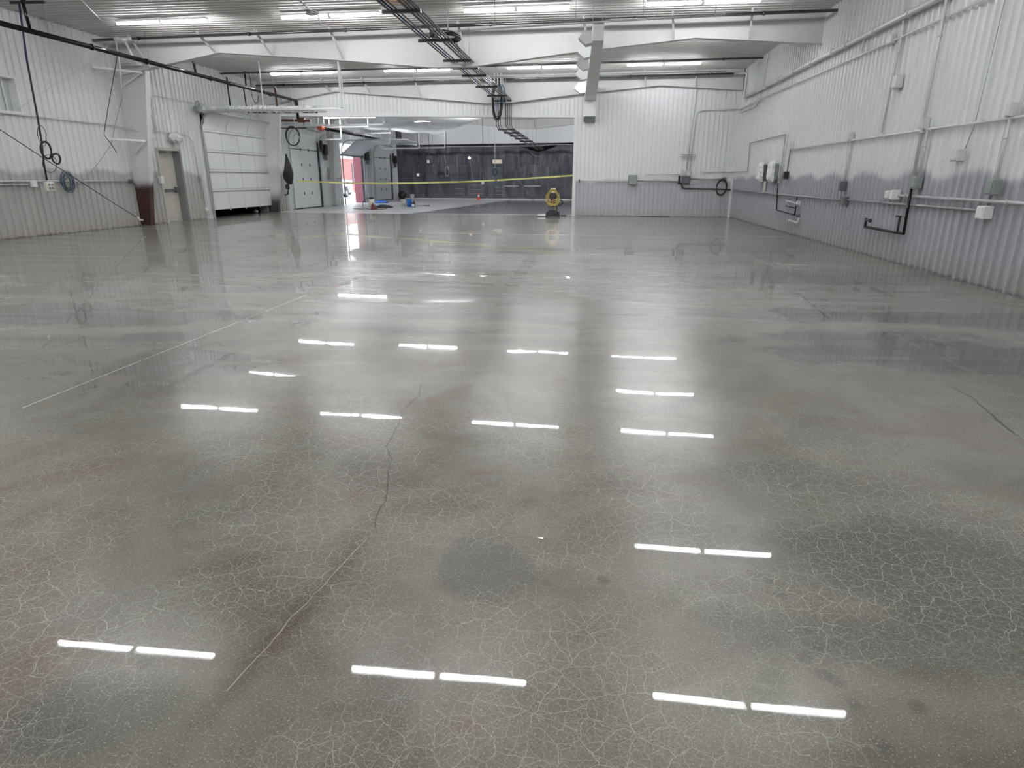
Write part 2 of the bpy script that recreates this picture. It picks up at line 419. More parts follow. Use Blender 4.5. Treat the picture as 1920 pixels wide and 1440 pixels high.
# ================================================================ THE HALL
XL, XR, ZC = -13.9, 5.43, 5.2
Y0, YE = -7.0, 47.3
def yh(x): return LY(x, 26.15)               # plane of the cross wall with the big opening
XO = -.70                                    # right edge of the opening

# floors
f = MB(); f.add([(XL-.4, Y0, 0), (XR+.2, Y0, 0), (XR+.2, LY(XR+.2, 26.55, .04), 0), (XL-.4, LY(XL-.4, 26.55, .04), 0)], [(0, 1, 2, 3)])
f.add([(XL-.4, Y0, -.2), (XR+.2, Y0, -.2), (XR+.2, 26.5, -.2), (XL-.4, 27.3, -.2)], [(0, 1, 2, 3)])
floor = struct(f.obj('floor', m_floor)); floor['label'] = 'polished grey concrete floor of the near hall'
f = MB(); f.add([(XL-.4, LY(XL-.4, 26.55, .04), 0), (XR+.2, LY(XR+.2, 26.55, .04), 0), (XR+.2, 56, 0), (XL-.4, 56, 0)], [(0, 1, 2, 3)])
floor2 = struct(f.obj('floor_far', m_floor2)); floor2['label'] = 'paler floor beyond the wide opening'
# joints and cracks, laid into the slab
def strip(mb, pts, w, z=.0012):
    P = [Vector(p) for p in pts]; vs = []
    for i, p in enumerate(P):
        d = (P[min(i+1, len(P)-1)]-P[max(i-1, 0)]); d.z = 0; d.normalize(); n = Vector((-d.y, d.x, 0))*w*(random.uniform(.6, 1.4) if len(P) > 4 else 1)/2
        vs += [(p.x+n.x, p.y+n.y, z), (p.x-n.x, p.y-n.y, z)]
    mb.add(vs, [(2*i, 2*i+1, 2*i+3, 2*i+2) for i in range(len(P)-1)])
m_joint2 = M('joint_dark_grey', (.13, .125, .115), .5)  # darker grey of the front control joint
j = MB(); ja = [G(0, 509), G(530, 521), G(960, 533), G(1300, 538), G(1840, 551)]
ja = [Vector((XL, ja[0].y+.1, 0))]+ja+[Vector((XR, 8.8, 0))]
strip(j, ja[:4], .016); strip(j, ja[3:], .014); j.obj('control_joint', m_joint2, floor)
j = MB(); strip(j, [(XL, 17.8, 0), G(640, 433), G(960, 440), G(1460, 444), (XR, 17.2, 0)], .05); j.obj('control_joint', m_joint, floor)
j = MB(); strip(j, [G(42, 765), G(575, 553)], .012); j.obj('control_joint', m_joint, floor)
j = MB(); strip(j, [(XL, LY(XL, 26.5, .04), 0), (XO, LY(XO, 26.5, .04), 0)], .16, .0015); j.obj('threshold_joint', m_wplast, floor)
def crack(pts, w, amp, name='crack', mat=None, z=.0014):
    out = []
    for i in range(len(pts)-1):
        a, b = G(*pts[i]), G(*pts[i+1]); n = max(3, int((b-a).length/.035))
        for k in range(n): out.append(a.lerp(b, k/n)+Vector((random.uniform(-amp, amp), random.uniform(-amp, amp)*.4, 0)))
    j = MB(); strip(j, out, w, z); return j.obj(name, mat or m_crack, floor)
crack([(790, 722), (785, 742), (756, 770), (745, 800), (724, 838), (733, 862), (727, 900), (722, 940), (708, 965), (700, 1000)], .0042, .007)
crack([(1760, 715), (1815, 740), (1850, 770), (1880, 797), (1915, 823)], .006, .010)
crack([(1700, 695), (1760, 715)], .004, .006)
crack([(1480, 545), (1500, 552), (1545, 590), (1560, 598)], .010, .006)
def ridge(pts, w, mat): j = MB(); strip(j, [G(*p) for p in pts], w, .0011); return j.obj('old_groove', mat, floor)
m_groove = M('groove_stain', (.26, .24, .20), .45)
crack([(690, 1010), (640, 1060), (590, 1115), (545, 1160), (500, 1215), (450, 1270), (410, 1310)], .004, .004, 'old_groove', m_groove, .0011)

# ceiling: ribbed liner sheets, ribs across the hall
c = MB(); pr = rib_path(YE+8-Y0, .22, depth=.03, rise=.015, top=.05)
vs = []
for s_, o in pr: vs += [(XL-.3, Y0+s_, ZC-o+.03), (XR+.2, Y0+s_, ZC-o+.03)]
c.add(vs, [(2*i, 2*i+2, 2*i+3, 2*i+1) for i in range(len(pr)-1)])
struct(c.obj('ceiling', m_ceil))['label'] = 'white ribbed sheet ceiling'

# right wall
w = MB(); ribbed(w, (XR, Y0), (XR, YE+8), 0, ZC+.02, (-1, 0), .2); w.box((XR+.001, Y0, -.05), (XR+.2, YE+8, ZC+.1))
struct(w.obj('wall_right', m_wall_r))['label'] = 'right wall of ribbed white sheet, bare grey below'
# left wall with its openings: (y0, y1, z0, z1)
OPEN = [(20.15, 21.3, 0, 2.30), (22.75, 27.05, 0, 3.62), (29.6, 32.85, 0, 3.45), (36.05, 39.35, 0, 3.3), (41.5, 45.2, 0, 3.3)]
WIN = (14.6, 15.2, 2.92, 3.68)
w = MB(); y = Y0
segs = sorted([(a, b, c0, d) for a, b, c0, d in OPEN] + [WIN])
for a, b, zb, zt in segs:
    ribbed(w, (XL, y), (XL, a), 0, ZC+.02, (1, 0), .21); w.box((XL-.35, y, 0), (XL-.001, a, ZC+.1))
    ribbed(w, (XL, a), (XL, b), zt, ZC+.02, (1, 0), .21); w.box((XL-.35, a, zt), (XL-.001, b, ZC+.1))
    if zb > 0: ribbed(w, (XL, a), (XL, b), 0, zb, (1, 0), .21); w.box((XL-.35, a, 0), (XL-.001, b, zb))
    y = b
ribbed(w, (XL, y), (XL, YE+8), 0, ZC+.02, (1, 0), .21); w.box((XL-.35, y, 0), (XL-.001, YE+8, ZC+.1))
struct(w.obj('wall_left', m_wall_l))['label'] = 'left wall of ribbed sheet with doors'
# dark liners for the unlit end room, dark strip at the right wall foot
w = MB(); w.box((XL-.3, 46.95, 0), (XL+.07, 55.3, ZC-.06)); struct(w.obj('wall_unlit_left', m_dark))  # liner colour puts the unlit room's darkness on its surfaces
w = MB(); w.box((XR-.03, 47.75, 0), (XR+.2, 55.3, ZC)); struct(w.obj('wall_unlit_right', m_dark))
w = MB(); w.box((XL-.3, 47.75, ZC-.06), (XR+.2, 55.3, ZC)); struct(w.obj('ceiling_unlit', m_dark))
w = MB(); w.box((XL-.3, 47.3, 0), (XR+.2, 55.3, .004)); struct(w.obj('floor_unlit', m_dark))
b = MB(); b.box((XR-.04, Y0, 0), (XR-.036, 26.1, .015)); struct(b.obj('dark_gap_strip', m_dgrey))  # dark strip drawn for the gap along the wall foot
# front wall behind the lens and the dark back wall
w = MB(); ribbed(w, (XL, Y0), (XR, Y0), 0, ZC, (0, 1), .2); w.box((XL-.3, Y0-.2, 0), (XR+.2, Y0-.001, ZC)); struct(w.obj('wall_front', m_wall_b))
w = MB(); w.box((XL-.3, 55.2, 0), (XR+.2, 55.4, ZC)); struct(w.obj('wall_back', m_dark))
# cross wall: solid on the right, header over the opening
nrm = Vector((-KS, -1, 0)).normalized(); nn = (nrm.x, nrm.y)
w = MB(); ribbed(w, (XO, yh(XO)), (XR, yh(XR)), 0, ZC, nn, .17, .024)
w.prism([(XO, yh(XO)+.001, 0), (XR, yh(XR)+.001, 0), (XR, yh(XR)+.25, 0), (XO, yh(XO)+.25, 0)], (0, 0, ZC))
ZH = 3.66
ribbed(w, (XL, yh(XL)), (XO, yh(XO)), (ZH+.42, ZH+.05), ZC, nn, .17, .024)
w.prism([(XL, yh(XL)+.001, ZH+.40), (XO, yh(XO)+.001, ZH+.03), (XO, yh(XO)+.001, ZC), (XL, yh(XL)+.001, ZC)], (0, .25, 0))
struct(w.obj('wall_cross', m_wall_b))['label'] = 'cross wall of ribbed sheet with a wide opening on its left'
w = MB(); w.prism([(XO-.02, yh(XO)-.055, 0), (XO+.11, yh(XO)-.065, 0), (XO+.11, yh(XO)+.27, 0), (XO-.02, yh(XO)+.28, 0)], (0, 0, ZH+.06)); struct(w.obj('trim_1', m_white))
w = MB(); q = [(XL, yh(XL)-.05, ZH+.24), (XO+.13, yh(XO)-.05, ZH), (XO+.11, yh(XO)-.05, ZH+.06), (XL, yh(XL)-.05, ZH+.44)]; w.prism(q, (0, .33, 0)); struct(w.obj('trim_2', m_white))
w = MB(); w.box((XR-.13, yh(XR)-.03, 0), (XR-.03, yh(XR)-.01, ZC-.7)); struct(w.obj('trim_3', m_white))
# wall strip over the plastic at the far end
def yf(x): return 47.6 + .06*(-5-x)
w = MB(); w.prism([(XL, yf(XL), 3.68), (XR, yf(XR), 3.68), (XR, yf(XR)+.2, 3.68), (XL, yf(XL)+.2, 3.68)], (0, 0, ZC-3.68)); struct(w.obj('wall_far', m_white))['label'] = 'white wall strip above the plastic curtain'

# steel frames: tapered web, flanges, braces
PROF = [(-13.9, 4.2), (-12.7, 4.42), (-10.45, 4.76), (-7.2, 4.50), (-4.2, 4.22), (-3.2, 4.22), (-.8, 4.46), (2.42, 4.72), (5.36, 4.50)]
def zb(x):
    for (a, za), (b, zb_) in zip(PROF, PROF[1:]):
        if a <= x <= b: return za + (zb_-za)*(x-a)/(b-a)
    return 4.5
def frame(yr, label, col_x=None, colmat=None, near=True):
    t = thing('steel_frame', label, 'roof frame', (XL+.3, LY(XL+.3, yr), 0), 'tapered frames across the hall')
    P = [(x, LY(x, yr), z) for x, z in PROF]
    m_ = MB()
    out = [(x, y-.006, z) for x, y, z in P] + [(P[-1][0], P[-1][1]-.006, ZC+.01), (P[0][0], P[0][1]-.006, ZC+.01)]
    m_.prism(out, (0, .012, 0)); m_.obj('rafter_web', m_beam, t)
    m_ = MB()
    for (x0, y0, z0), (x1, y1, z1) in zip(P, P[1:]): m_.prism([(x0, y0-.11, z0-.015), (x1, y1-.11, z1-.015), (x1, y1-.11, z1), (x0, y0-.11, z0)], (0, .22, 0))
    m_.obj('rafter_flange', m_beam, t)
    for x in (-12.7, -10.6, -8.9, -6.8, -3.35, -.2, 1.9, 3.7):
        if not near and x < -12: continue
        y = LY(x, yr); z = zb(x)
        MB().bar((x, y-.06, z+.02), (x-.12, y-.62, ZC-.03), .045, .045).obj('flange_brace', m_beam, t)
    if col_x:
        x_t, x_b = col_x; y = LY(XL, yr)-.05
        q = [(XL+.03, y-.008, 0), (x_b, y-.008, 0), (x_t, y-.008, 4.43), (XL+.03, y-.008, 4.43)]
        m_ = MB(); m_.prism(q, (0, .016, 0))
        d = Vector((x_t-x_b, 0, 4.43)); fl = MB().prism([(x_b-.012, y-.10, 0), (x_b+.006, y-.10, 0), (x_t+.006, y-.10, 4.43), (x_t-.012, y-.10, 4.43)], (0, .20, 0))
        m_.obj('column_web', colmat, t); fl.obj('column_flange', colmat, t)
        MB().box((XL+.03, y-.12, 0), (x_b+.04, y+.12, .02)).obj('base_plate', m_dgrey, t)
    return t
frame(.2, 'white tapered roof frame nearest the camera, seen only mirrored in the floor')
frame(9.0, 'white tapered roof frame over the front floor joint, in front of the strip lights')
F1 = frame(17.7, 'big white tapered roof frame across the top, with red based column at left', (-12.85, -13.50), m_col)
F2 = frame(26.0, 'white tapered roof frame in front of the cross wall header', (-12.85, -13.42), m_col2)
frame(33.15, 'white roof frame in the far hall, first beyond the opening', (-13.45, -13.66), m_beam, False)
frame(39.25, 'white roof frame in the far hall, second beyond the opening', (-13.45, -13.66), m_beam, False)

# ---------------------------------------------------------------- strip lights
XS = [-10.68, -6.30, -1.83, 2.28]
def make_light():
    t = thing('strip_light', '', 'ceiling light', (0, 0, 0), 'ceiling strip lights')
    h = MB(); h.bbox((0, 0, .055), (2.44, .13, .05), .01); h.box((-.03, -.07, -.02), (.03, .07, .05)); h.obj('housing', m_white, t)
    for s in (-1, 1):
        q = MB(); q.tube([(s*.055, 0, 0), (s*1.205, 0, 0)], .0285, 10); q.obj('tube', m_tube, t)
    return t
proto = make_light()
def dup(o, loc, label, group=None, rz=0):
    c_ = o.copy(); COL.objects.link(c_); c_.location = loc; c_.rotation_euler.z = rz; c_['label'] = label
    if group: c_['group'] = group
    for ch in o.children:
        d = ch.copy(); COL.objects.link(d); d.parent = c_; d.matrix_parent_inverse = ch.matrix_parent_inverse.copy()
    return c_
ROWS = [(-5.2, 0, 5.07, 'in the row behind the camera, furthest back'), (-1.8, 0, 5.07, 'in the row behind the camera'), (1.5, 0, 5.07, 'in the row straight above the camera'),
        (6.85, 0, 5.07, 'in the row mirrored lowest in the floor'), (10.42, 0, 5.07, 'in the row mirrored second lowest in the floor'),
        (16.05, .03, 5.07, 'in the row at the top edge of the picture'), (19.5, .03, 5.07, 'in the row hidden behind the big roof frame'),
        (23.85, .045, 5.07, 'in the row between the two big roof frames'),
        (28.4, .05, 3.98, 'in the low hung row just past the opening'), (35.4, .05, 5.07, 'in the far hall between its two frames'), (44.0, .05, 5.07, 'in the last row before the plastic curtain')]
CN = ['leftmost strip light', 'second strip light from left', 'third strip light from left', 'rightmost strip light']
first = True
for yr, k, z, where in ROWS:
    for i, x in enumerate(XS):
        y = yr + k*(3.45-x); lab = CN[i]+' '+where
        if z < 4.5 and i: z = 4.2
        if first: proto.location = (x, y, z); proto['label'] = lab; first = False; continue
        dup(proto, (x, y, z), lab, 'ceiling strip lights', -math.atan(k))
for i, x in enumerate(XS[:4]):               # rods that carry the low hung row
    y = 28.4 + .05*(3.45-x)
    for s in (-1, 1): tag(MB().tube([(x+s*.9, y, 4.07), (x+s*.9, y, ZC-.01)], .006, 5).obj('suspension_rod', m_cond), 'thin '+('left' if s < 0 else 'right')+' rod carrying the '+['leftmost', 'second', 'third', 'rightmost'][i]+' low hung strip light', 'rod', 'rods of the low hung lights')

# ---------------------------------------------------------------- overhead pipes
def pipe(name, pts, r, mat, label, cat, rods=(), clamps=(), r_round=.12, n=8, group=None, rod_top=ZC-.01):
    t = thing(name, label, cat, pts[0], group)
    MB().tube(rounded(pts, r_round), r, n).obj('pipe' if 'conduit' not in name else 'run', mat, t)
    for p in rods:
        q = MB(); q.tube([(p[0], p[1], p[2]+r), (p[0], p[1], rod_top)], .007, 5)
        q.obj('hanger_rod', m_gcond, t)
    for p, d in clamps:
        p, d = Vector(p), Vector(d).normalized()
        MB().tube([p-d*.03, p+d*.03], r*1.35, n).obj('coupling', mat, t)
    return t
xg = -12.15
pipe('gas_pipe', [(xg-.15, 6, 4.45), (xg, 27.3-.2, 4.45), (xg, 27.1, 3.75)], .055, m_bpipe, 'long black gas pipe running along the left side below the ceiling', 'pipe',
     [(xg-.06, y, 4.45) for y in (14.6, 18.0, 21.2, 23.6, 26.4)], [((xg-.07, y, 4.45), (0, 1, 0)) for y in (15.9, 17.9, 21.0, 22.2, 25.0)], .1, 10)
pipe('drop_pipe', [(xg, 22.9, 4.42), (xg, 22.95, 3.72), (xg, 22.95, 3.62), (xg+2.6, 22.95, 3.60)], .022, m_bpipe, 'thin black pipe dropping from the gas pipe beside the wide white door', 'pipe', r_round=.05)
for (a, b_, yy) in (((46, -10), (57, 58), None), ((361, 112), (367, 137), None)):
    p0 = PX(*b_, -12.3); p0.z = 4.5
    pipe('riser_pipe', [p0, (p0.x-.05, p0.y, ZC-.05)], .035, m_bpipe, 'black riser joining gas pipe and ceiling ' + ('at the left picture edge' if b_[0] < 100 else 'past the big roof frame'), 'pipe')
def lat(yr, x0, x1, z, k=KS): return [(x0, LY(x0, yr, k), z), (x1, LY(x1, yr, k), z)]
def lat_pipe(name, yr, x0, x1, z, r, mat, label, rods, cl=(), z2=None):
    a, b_ = lat(yr, x0, x1, z)
    if z2: b_ = (b_[0], b_[1], z2)
    return pipe(name, [a, b_], r, mat, label, 'pipe', [(x, LY(x, yr), z) for x in rods], [((x, LY(x, yr), z+((z2 or z)-z)*(x-x0)/(x1-x0)), (1, -KS, 0)) for x in cl])
m_streak = M('streaky_galvanised', (.13, .135, .14), .16, .8, var=.85, scale=.9)
lat_pipe('sprinkler_pipe', 16.9, -13.8, 5.38, 5.03, .035, m_streak, 'shiny sprinkler pipe across the ceiling in front of the big roof frame', (-12.2, -8.9, -5.4, -2, 1.4, 4.4), (-12.4, -9.1, -6.4, -2.6, .9, 3.8))
lat_pipe('sprinkler_pipe', 23.1, -13.7, 5.3, 5.08, .03, m_streak, 'dark sprinkler pipe across the ceiling between the two big roof frames', (-12.4, -8.8, -5.2, -1.5, 2.2), (-12.2, -5.8, 1.2, 4.1))
lat_pipe('sprinkler_pipe', 25.5, -13.6, 4.9, 4.98, .035, m_streak, 'dark sprinkler pipe across the ceiling close to the cross wall', (-11.8, -8.1, -4.4, -.7, 2.5), (-12.4, -9.0, -2.1, 1.3, 4.1))
lat_pipe('sprinkler_pipe', 25.25, -12.6, 4.6, 5.03, .018, m_gcond, 'thin grey pipe beside the sprinkler pipe close to the cross wall', (-10, -2, 3))
# sprinkler mains fittings at the left end
q = thing('valve_cluster', 'pipe tees and valves under the ceiling at the left end of the front sprinkler pipe', 'pipe fitting', (-13.0, 17.9, 4.9))
for dx, dz, r in ((0, .12, .045), (.12, .12, .045), (.34, .12, .045), (.2, .1, .055)): MB().lathe((-13.0+dx, 17.95, 4.93+dz-.02), [(0, -.08), (r, -.08), (r*1.2, -.04), (r*1.2, .04), (r, .08), (0, .08)], 10, 0).obj('tee', m_cond, q)
MB().tube([(-12.8, 17.95, 5.0), (-12.62, 18.05, 4.4)], .03, 8).obj('branch_pipe', m_cond, q)
MB().tube([(-13.05, 17.95, 5.0), (-13.1, 18.0, 4.3), (-13.2, 18.0, 3.6)], .02, 8).obj('branch_pipe', m_cond, q)
# diagonal thin rods near the ceiling at left
tag(MB().tube([PZ(152, 0, 5.15), PL(212, 60, 16.85)], .012, 6).obj('brace_rod', m_cond), 'thin white slanting rod at the left end of the sprinkler pipe', 'rod')
# black valve gear above left corner
tag(MB().tube([PZ(20, 5, 5.08), PZ(84, 4, 5.08)], .03, 8).tube([PZ(46, 5, 5.0), PZ(46, 5, 5.0)+Vector((0, 0, .18))], .03).obj('black_manifold', m_black), 'black pipe manifold in the top left corner under the ceiling', 'pipe fitting')

# short risers in the back left corner (px of the photo on the left wall plane)
for i, (a, b_, r, mt, lab) in enumerate((((458, 132), (464, 163), .03, m_bpipe, 'short black riser between gas pipe and sprinkler pipe, left of the corner'), ((515, 158), (522, 208), .035, m_brown, 'rusty brown riser in the back left corner'),
                                         ((532, 157), (537, 185), .035, m_bpipe, 'black riser next to the rusty one in the back left corner'), ((425, 145), (431, 208), .025, m_bpipe, 'thin black drop in front of the wide white door head'))):
    p0, p1 = PX(*a, -13.0), PX(*b_, -13.0); p1 = Vector((p0.x, p0.y, p1.z))
    tag(MB().tube([p0, p1], r, 8).obj('riser_pipe', mt), lab, 'pipe')
c0 = PX(478, 175, -13.2); tag(MB().tube(arc(c0, .26, R(-10), R(-180), 12, (0, 1, 0), (0, 0, 1.35))+[c0+Vector((0, -.26, .6))], .014, 6).obj('looped_hose', m_rubber), 'black hose loop hanging in the back left corner below the ceiling', 'hose')

# ---------------------------------------------------------------- overhead conduit rack
xr0, xr1, zr = -3.86, -3.18, 4.3
rk = thing('conduit_rack', 'rack of grey conduits on black struts running down the middle of the ceiling', 'conduit rack', (xr0, 9, zr))
yend = yh(-3.5)-.12
m_rackc = M('dull_steel_conduit', (.20, .205, .21), .28, .8, var=.3)
XT = [-3.78, -3.71, -3.63, -3.42, -3.35, -3.28, -3.22]
for i, x in enumerate(XT):
    y0 = 4 if i % 3 else 6
    MB().tube(rounded([(x, y0, zr+.035), (x+.05*(i*.15), yend-.02-.0*i, zr+.035), (x+.05*(i*.15), yend-.02, 3.42), (x+.05*(i*.15), yend+.42, 3.34), (x, yend+12, 3.34), (x, 46.5, 3.34)], .12), .017 if i != 3 else .022, 7).obj('conduit', m_rackc if i != 1 else m_bluecord, rk)
for y in (8.6, 12.65, 15.2, 17.7, 18.87, 20.2, 22.55, 24.95, yend-.05):
    MB().cbox(((xr0+xr1)/2, y, zr-.012), (xr1-xr0+.04, .06, .055)).obj('strut', m_black, rk)
for y in (26.95+.3, 29.2, 31.3, 33.3, 35.6, 38.5, 42):
    MB().cbox(((xr0+xr1)/2+.05, y, 3.30), (xr1-xr0, .06, .05)).obj('strut', m_black, rk)
for y in (12.65, 15.2, 17.7, 20.2, 22.55, 24.95):
    for x in (xr0+.02, xr1-.02): MB().tube([(x, y, zr-.04), (x, y, ZC-.01)], .006, 5).obj('hanger_rod', m_gcond, rk)
for y in (29.2, 33.3, 38.5):
    for x in (xr0+.08, xr1): MB().tube([(x, y, 3.26), (x, y, ZC-.01)], .006, 5).obj('hanger_rod', m_gcond, rk)
def coil(center, r, turns, tr, u, v, mat, name, label=None, cat='cable', squash=1.0, jit=.12, parent=None, sp=.02):
    c_ = Vector(center); u, v = Vector(u).normalized(), Vector(v).normalized(); w_ = u.cross(v); pts = []
    n = 18
    for i in range(int(turns*n)+1):
        a = 2*math.pi*i/n; rr = r*(1+jit*math.sin(i*.37+1.3)*.6+jit*.4*math.sin(i*.113))
        pts.append(c_+u*rr*math.cos(a)*squash+v*rr*math.sin(a)+w_*sp*math.sin(i*.21+.5))
    o = MB().tube(pts, tr, 6).obj(name, mat, parent)
    if label: tag(o, label, cat)
    return o
coil(PL(932, 188, 25.6), .62, 11, .011, (1, 0, 0), (0, 0, 1), m_rubber, 'cable_coil', 'large oval coil of black cable hung on the conduit rack by the opening', squash=.27, jit=.26, sp=.07)
coil(PL(940, 175, 25.4), .3, 3, .009, (1, 0, 0), (0, 0, 1), M('teal_cord', (.03, .13, .2), .5), 'cable_coil', 'small teal cable coil beside the large black one under the conduit rack', squash=.4, sp=.05)
coil((-3.35, 15.5, 4.42), .42, 5, .016, (1, 0, 0), (0, 1, 0), m_rubber, 'cable_coil', 'black cable coil lying on the conduit rack', squash=.75, sp=.04)
coil((-3.55, 12.2, 4.40), .28, 4, .012, (1, 0, 0), (0, 1, 0), M('tan_cable', (.5, .33, .2), .5), 'cable_coil', 'tan cables lying on the conduit rack at the top edge of the picture', sp=.04)
# conduit that leaves the rack to the right
pipe('branch_conduit', [(-3.3, 16.9, 4.33), (-3.2, 15.75, 4.58), (.57, 15.27, 4.6), (2.6, 15.05, 4.6)], .022, m_galv, 'grey conduit leaving the rack to the right below the ceiling', 'conduit', [(x, LY(x, 14.88), 4.6) for x in (-2.2, -.45, .95, 2.4)], r_round=.2)
# thin hanging rods and white drop poles in the middle
for (px, py0, py1, yr, r, mt, lab) in ((560/4+700, 0, 66, 15.2, .012, m_cond, 'white drop rod left of the third strip light in the top row'),):
    a, b_ = PL(px, py1, yr), PL(px, py0, yr); tag(MB().tube([a, (a.x, a.y, ZC)], r, 6).obj('drop_rod', mt), lab, 'rod')
for i, (px, py0, py1, lab) in enumerate(((927, 120, 158, 'white post left of the cable coil above the rack'), (933, 128, 158, 'white post right above the cable coil'), (939, 125, 160, 'white post right of the cable coil above the rack'))):
    a = PL(px, py1, 25.4); tag(MB().tube([a, (a.x, a.y, min(ZC, a.z+1.2))], .022, 8).obj('drop_post', m_white), lab, 'post')

# ---------------------------------------------------------------- air duct with side scoops
dt = thing('air_duct', 'white tapering air duct with side scoops ending on the cross wall', 'air duct', (-.1, 26.2, 4.25))
ya, yb = 15.4, yh(-.1)-.05
A = [(-.08, ya, 4.25), (.16, ya, 4.25), (.16, ya, 4.60), (-.08, ya, 4.60)]; B = [(-.36, yb, 4.22), (.08, yb, 4.22), (.08, yb, 4.72), (-.36, yb, 4.72)]
d = MB(); d.add(A+B, [(0, 1, 2, 3), (4, 7, 6, 5), (0, 4, 5, 1), (1, 5, 6, 2), (2, 6, 7, 3), (3, 7, 4, 0)]); d.obj('duct_body', m_white, dt)
d = MB(); d.prism([(-.36, yb-.42, 3.66), (.08, yb-.42, 3.66), (.08, yb-.42, 4.22), (-.36, yb-.42, 4.22)], (0, .40, 0)); d.obj('down_elbow', m_white, dt)
d = MB(); d.add([(-.36, yb-.42, 3.66), (.08, yb-.42, 3.66), (.08, yb-.02, 3.66), (-.36, yb-.02, 3.66), (-.36, yb-.20, 3.50), (.08, yb-.20, 3.50), (.08, yb-.02, 3.50), (-.36, yb-.02, 3.50)],
              [(0, 1, 5, 4), (1, 2, 6, 5), (2, 3, 7, 6), (3, 0, 4, 7), (4, 5, 6, 7)]); d.obj('outlet', m_mgrey, dt)
for yy in (15.9, 17.6, 19.4, 21.3, 24.6):
    tt = (yy-ya)/(yb-ya); x = -.08+tt*(-.28); z = 4.30+.02*tt; L_ = .30+.12*tt; h = .26+.1*tt
    q = [(x, yy, z), (x, yy, z+h), (x-L_*.65, yy, z+h*.95), (x-L_, yy, z+h*.42), (x-L_*.45, yy, z-.03)]
    MB().prism(q, (0, .34, 0)).obj('scoop', m_white, dt)
for yy in (16.5, 20, 23.5):
    tt = (yy-ya)/(yb-ya)
    for x in (-.08-.28*tt+.02, .16-.08*tt-.02): MB().tube([(x, yy, 4.6+.12*tt), (x, yy, ZC)], .006, 5).obj('hanger_rod', m_gcond, dt)

# ---------------------------------------------------------------- right wall services
XW = XR-.09
def wall_conduit(name, pts, r, mat, label, clips=True, cat='conduit', group=None, axis=0, rr=.06):
    t = thing(name, label, cat, pts[0], group)
    MB().tube(rounded(pts, rr), r, 7).obj('run', mat, t)
    if clips:
        for a, b_ in zip(pts, pts[1:]):
            a, b_ = Vector(a), Vector(b_); L_ = (b_-a).length
            for k in range(int(L_/1.4)+1):
                p = a.lerp(b_, min(.98, (k*1.4+.25)/max(L_, .3))); d = (b_-a).normalized()
                MB().tube([p-d*.015, p+d*.015], r*1.5, 7).obj('clip', mat, t)
    return t
def wbox(name, c_, d, mat, label, cat='electrical box', lid=None):
    t = thing(name, label, cat, c_)
    MB().bbox(c_, d, .008).obj('box', mat, t)
    ax = min(range(3), key=lambda i: d[i]) if lid is None else lid
    c2 = list(c_); s = {0: -1 if c_[0] > 0 else 1, 1: -1, 2: -1}[ax]; c2[ax] += s*(d[ax]/2+.006); d2 = [k*.82 for k in d]; d2[ax] = .012
    MB().bbox(c2, d2, .004).obj('cover', mat, t)
    return t
wall_conduit('water_main', [(XW-.03, 25.25, 4.17), (XW-.03, 16, 4.13), (XW-.03, 3, 4.05)], .052, m_cond, 'thick white pipe running high along the right wall', cat='pipe')
wall_conduit('corner_pipe', [(XW-.03, 25.25, 4.14), (XW-.03, 25.3, 4.95), (XW-.3, 25.6, 5.0)], .03, m_cond, 'white pipe rising from the thick wall pipe into the back right corner', False, 'pipe')
wall_conduit('upper_conduit', [(XW, yh(XW)-.12, 3.84), (XW, 23.1, 3.88), (XW, 14.4, 3.80), (XW, 3, 3.74)], .017, m_cond, 'thin conduit along the right wall just below the thick pipe')
wall_conduit('short_conduit', [(XW, 25.8, 3.70), (XW, 23.6, 3.70), (XW, 23.0, 3.86)], .014, m_gcond, 'short bent conduit below the thin one in the back right corner', False)
wall_conduit('wall_wire', [(XW, 23.0, 3.9), (XW, 22.6, 5.12)], .008, m_gcond, 'thin wire rising from the upper conduit near the back right corner', False, 'cable')
wbox('junction_box', (XW, 23.05, 3.87), (.06, .14, .12), m_cond, 'small white box where the conduits meet near the back right corner')
for y, zt in ((19.6, 4.12), (14.9, 4.12)):
    wall_conduit('link_pipe', [(XW-.02, y, 4.10), (XW-.02, y, 3.86)], .014, m_cond, 'short link between thick pipe and conduit ' + ('nearer the corner' if y > 16 else 'nearer the camera'), False, 'pipe')
wall_conduit('drop_conduit', [(XW, 13.35, ZC-.02), (XW, 13.2, 3.8), (XW, 13.35, 2.24)], .02, m_cond, 'conduit dropping down the right wall from the ceiling to the middle conduit')
wbox('junction_box', (XW, 13.6, 3.83), (.07, .22, .16), m_cond, 'white box on the right wall where the long drop crosses the upper conduit')
wbox('sensor_box', (XW-.02, 13.0, 3.05), (.10, .22, .22), m_cond, 'white sensor box high on the right wall beside the long drop')
wall_conduit('middle_conduit', [(XW, 18.95, 2.17), (XW, 14.8, 2.17), (XW, 11.75, 2.17), (XW, 3, 2.12)], .02, m_cond, 'conduit along the right wall at twice head height with boxes on it')
for y, lab in ((18.95, 'furthest'), (14.8, 'second furthest'), (11.72, 'second nearest'), (9.5, 'nearest')):
    wbox('pull_box', (XW-.01, y, 2.26), (.08, .13, .17), m_cond, 'small white box standing on the middle conduit, ' + lab + ' of the four')
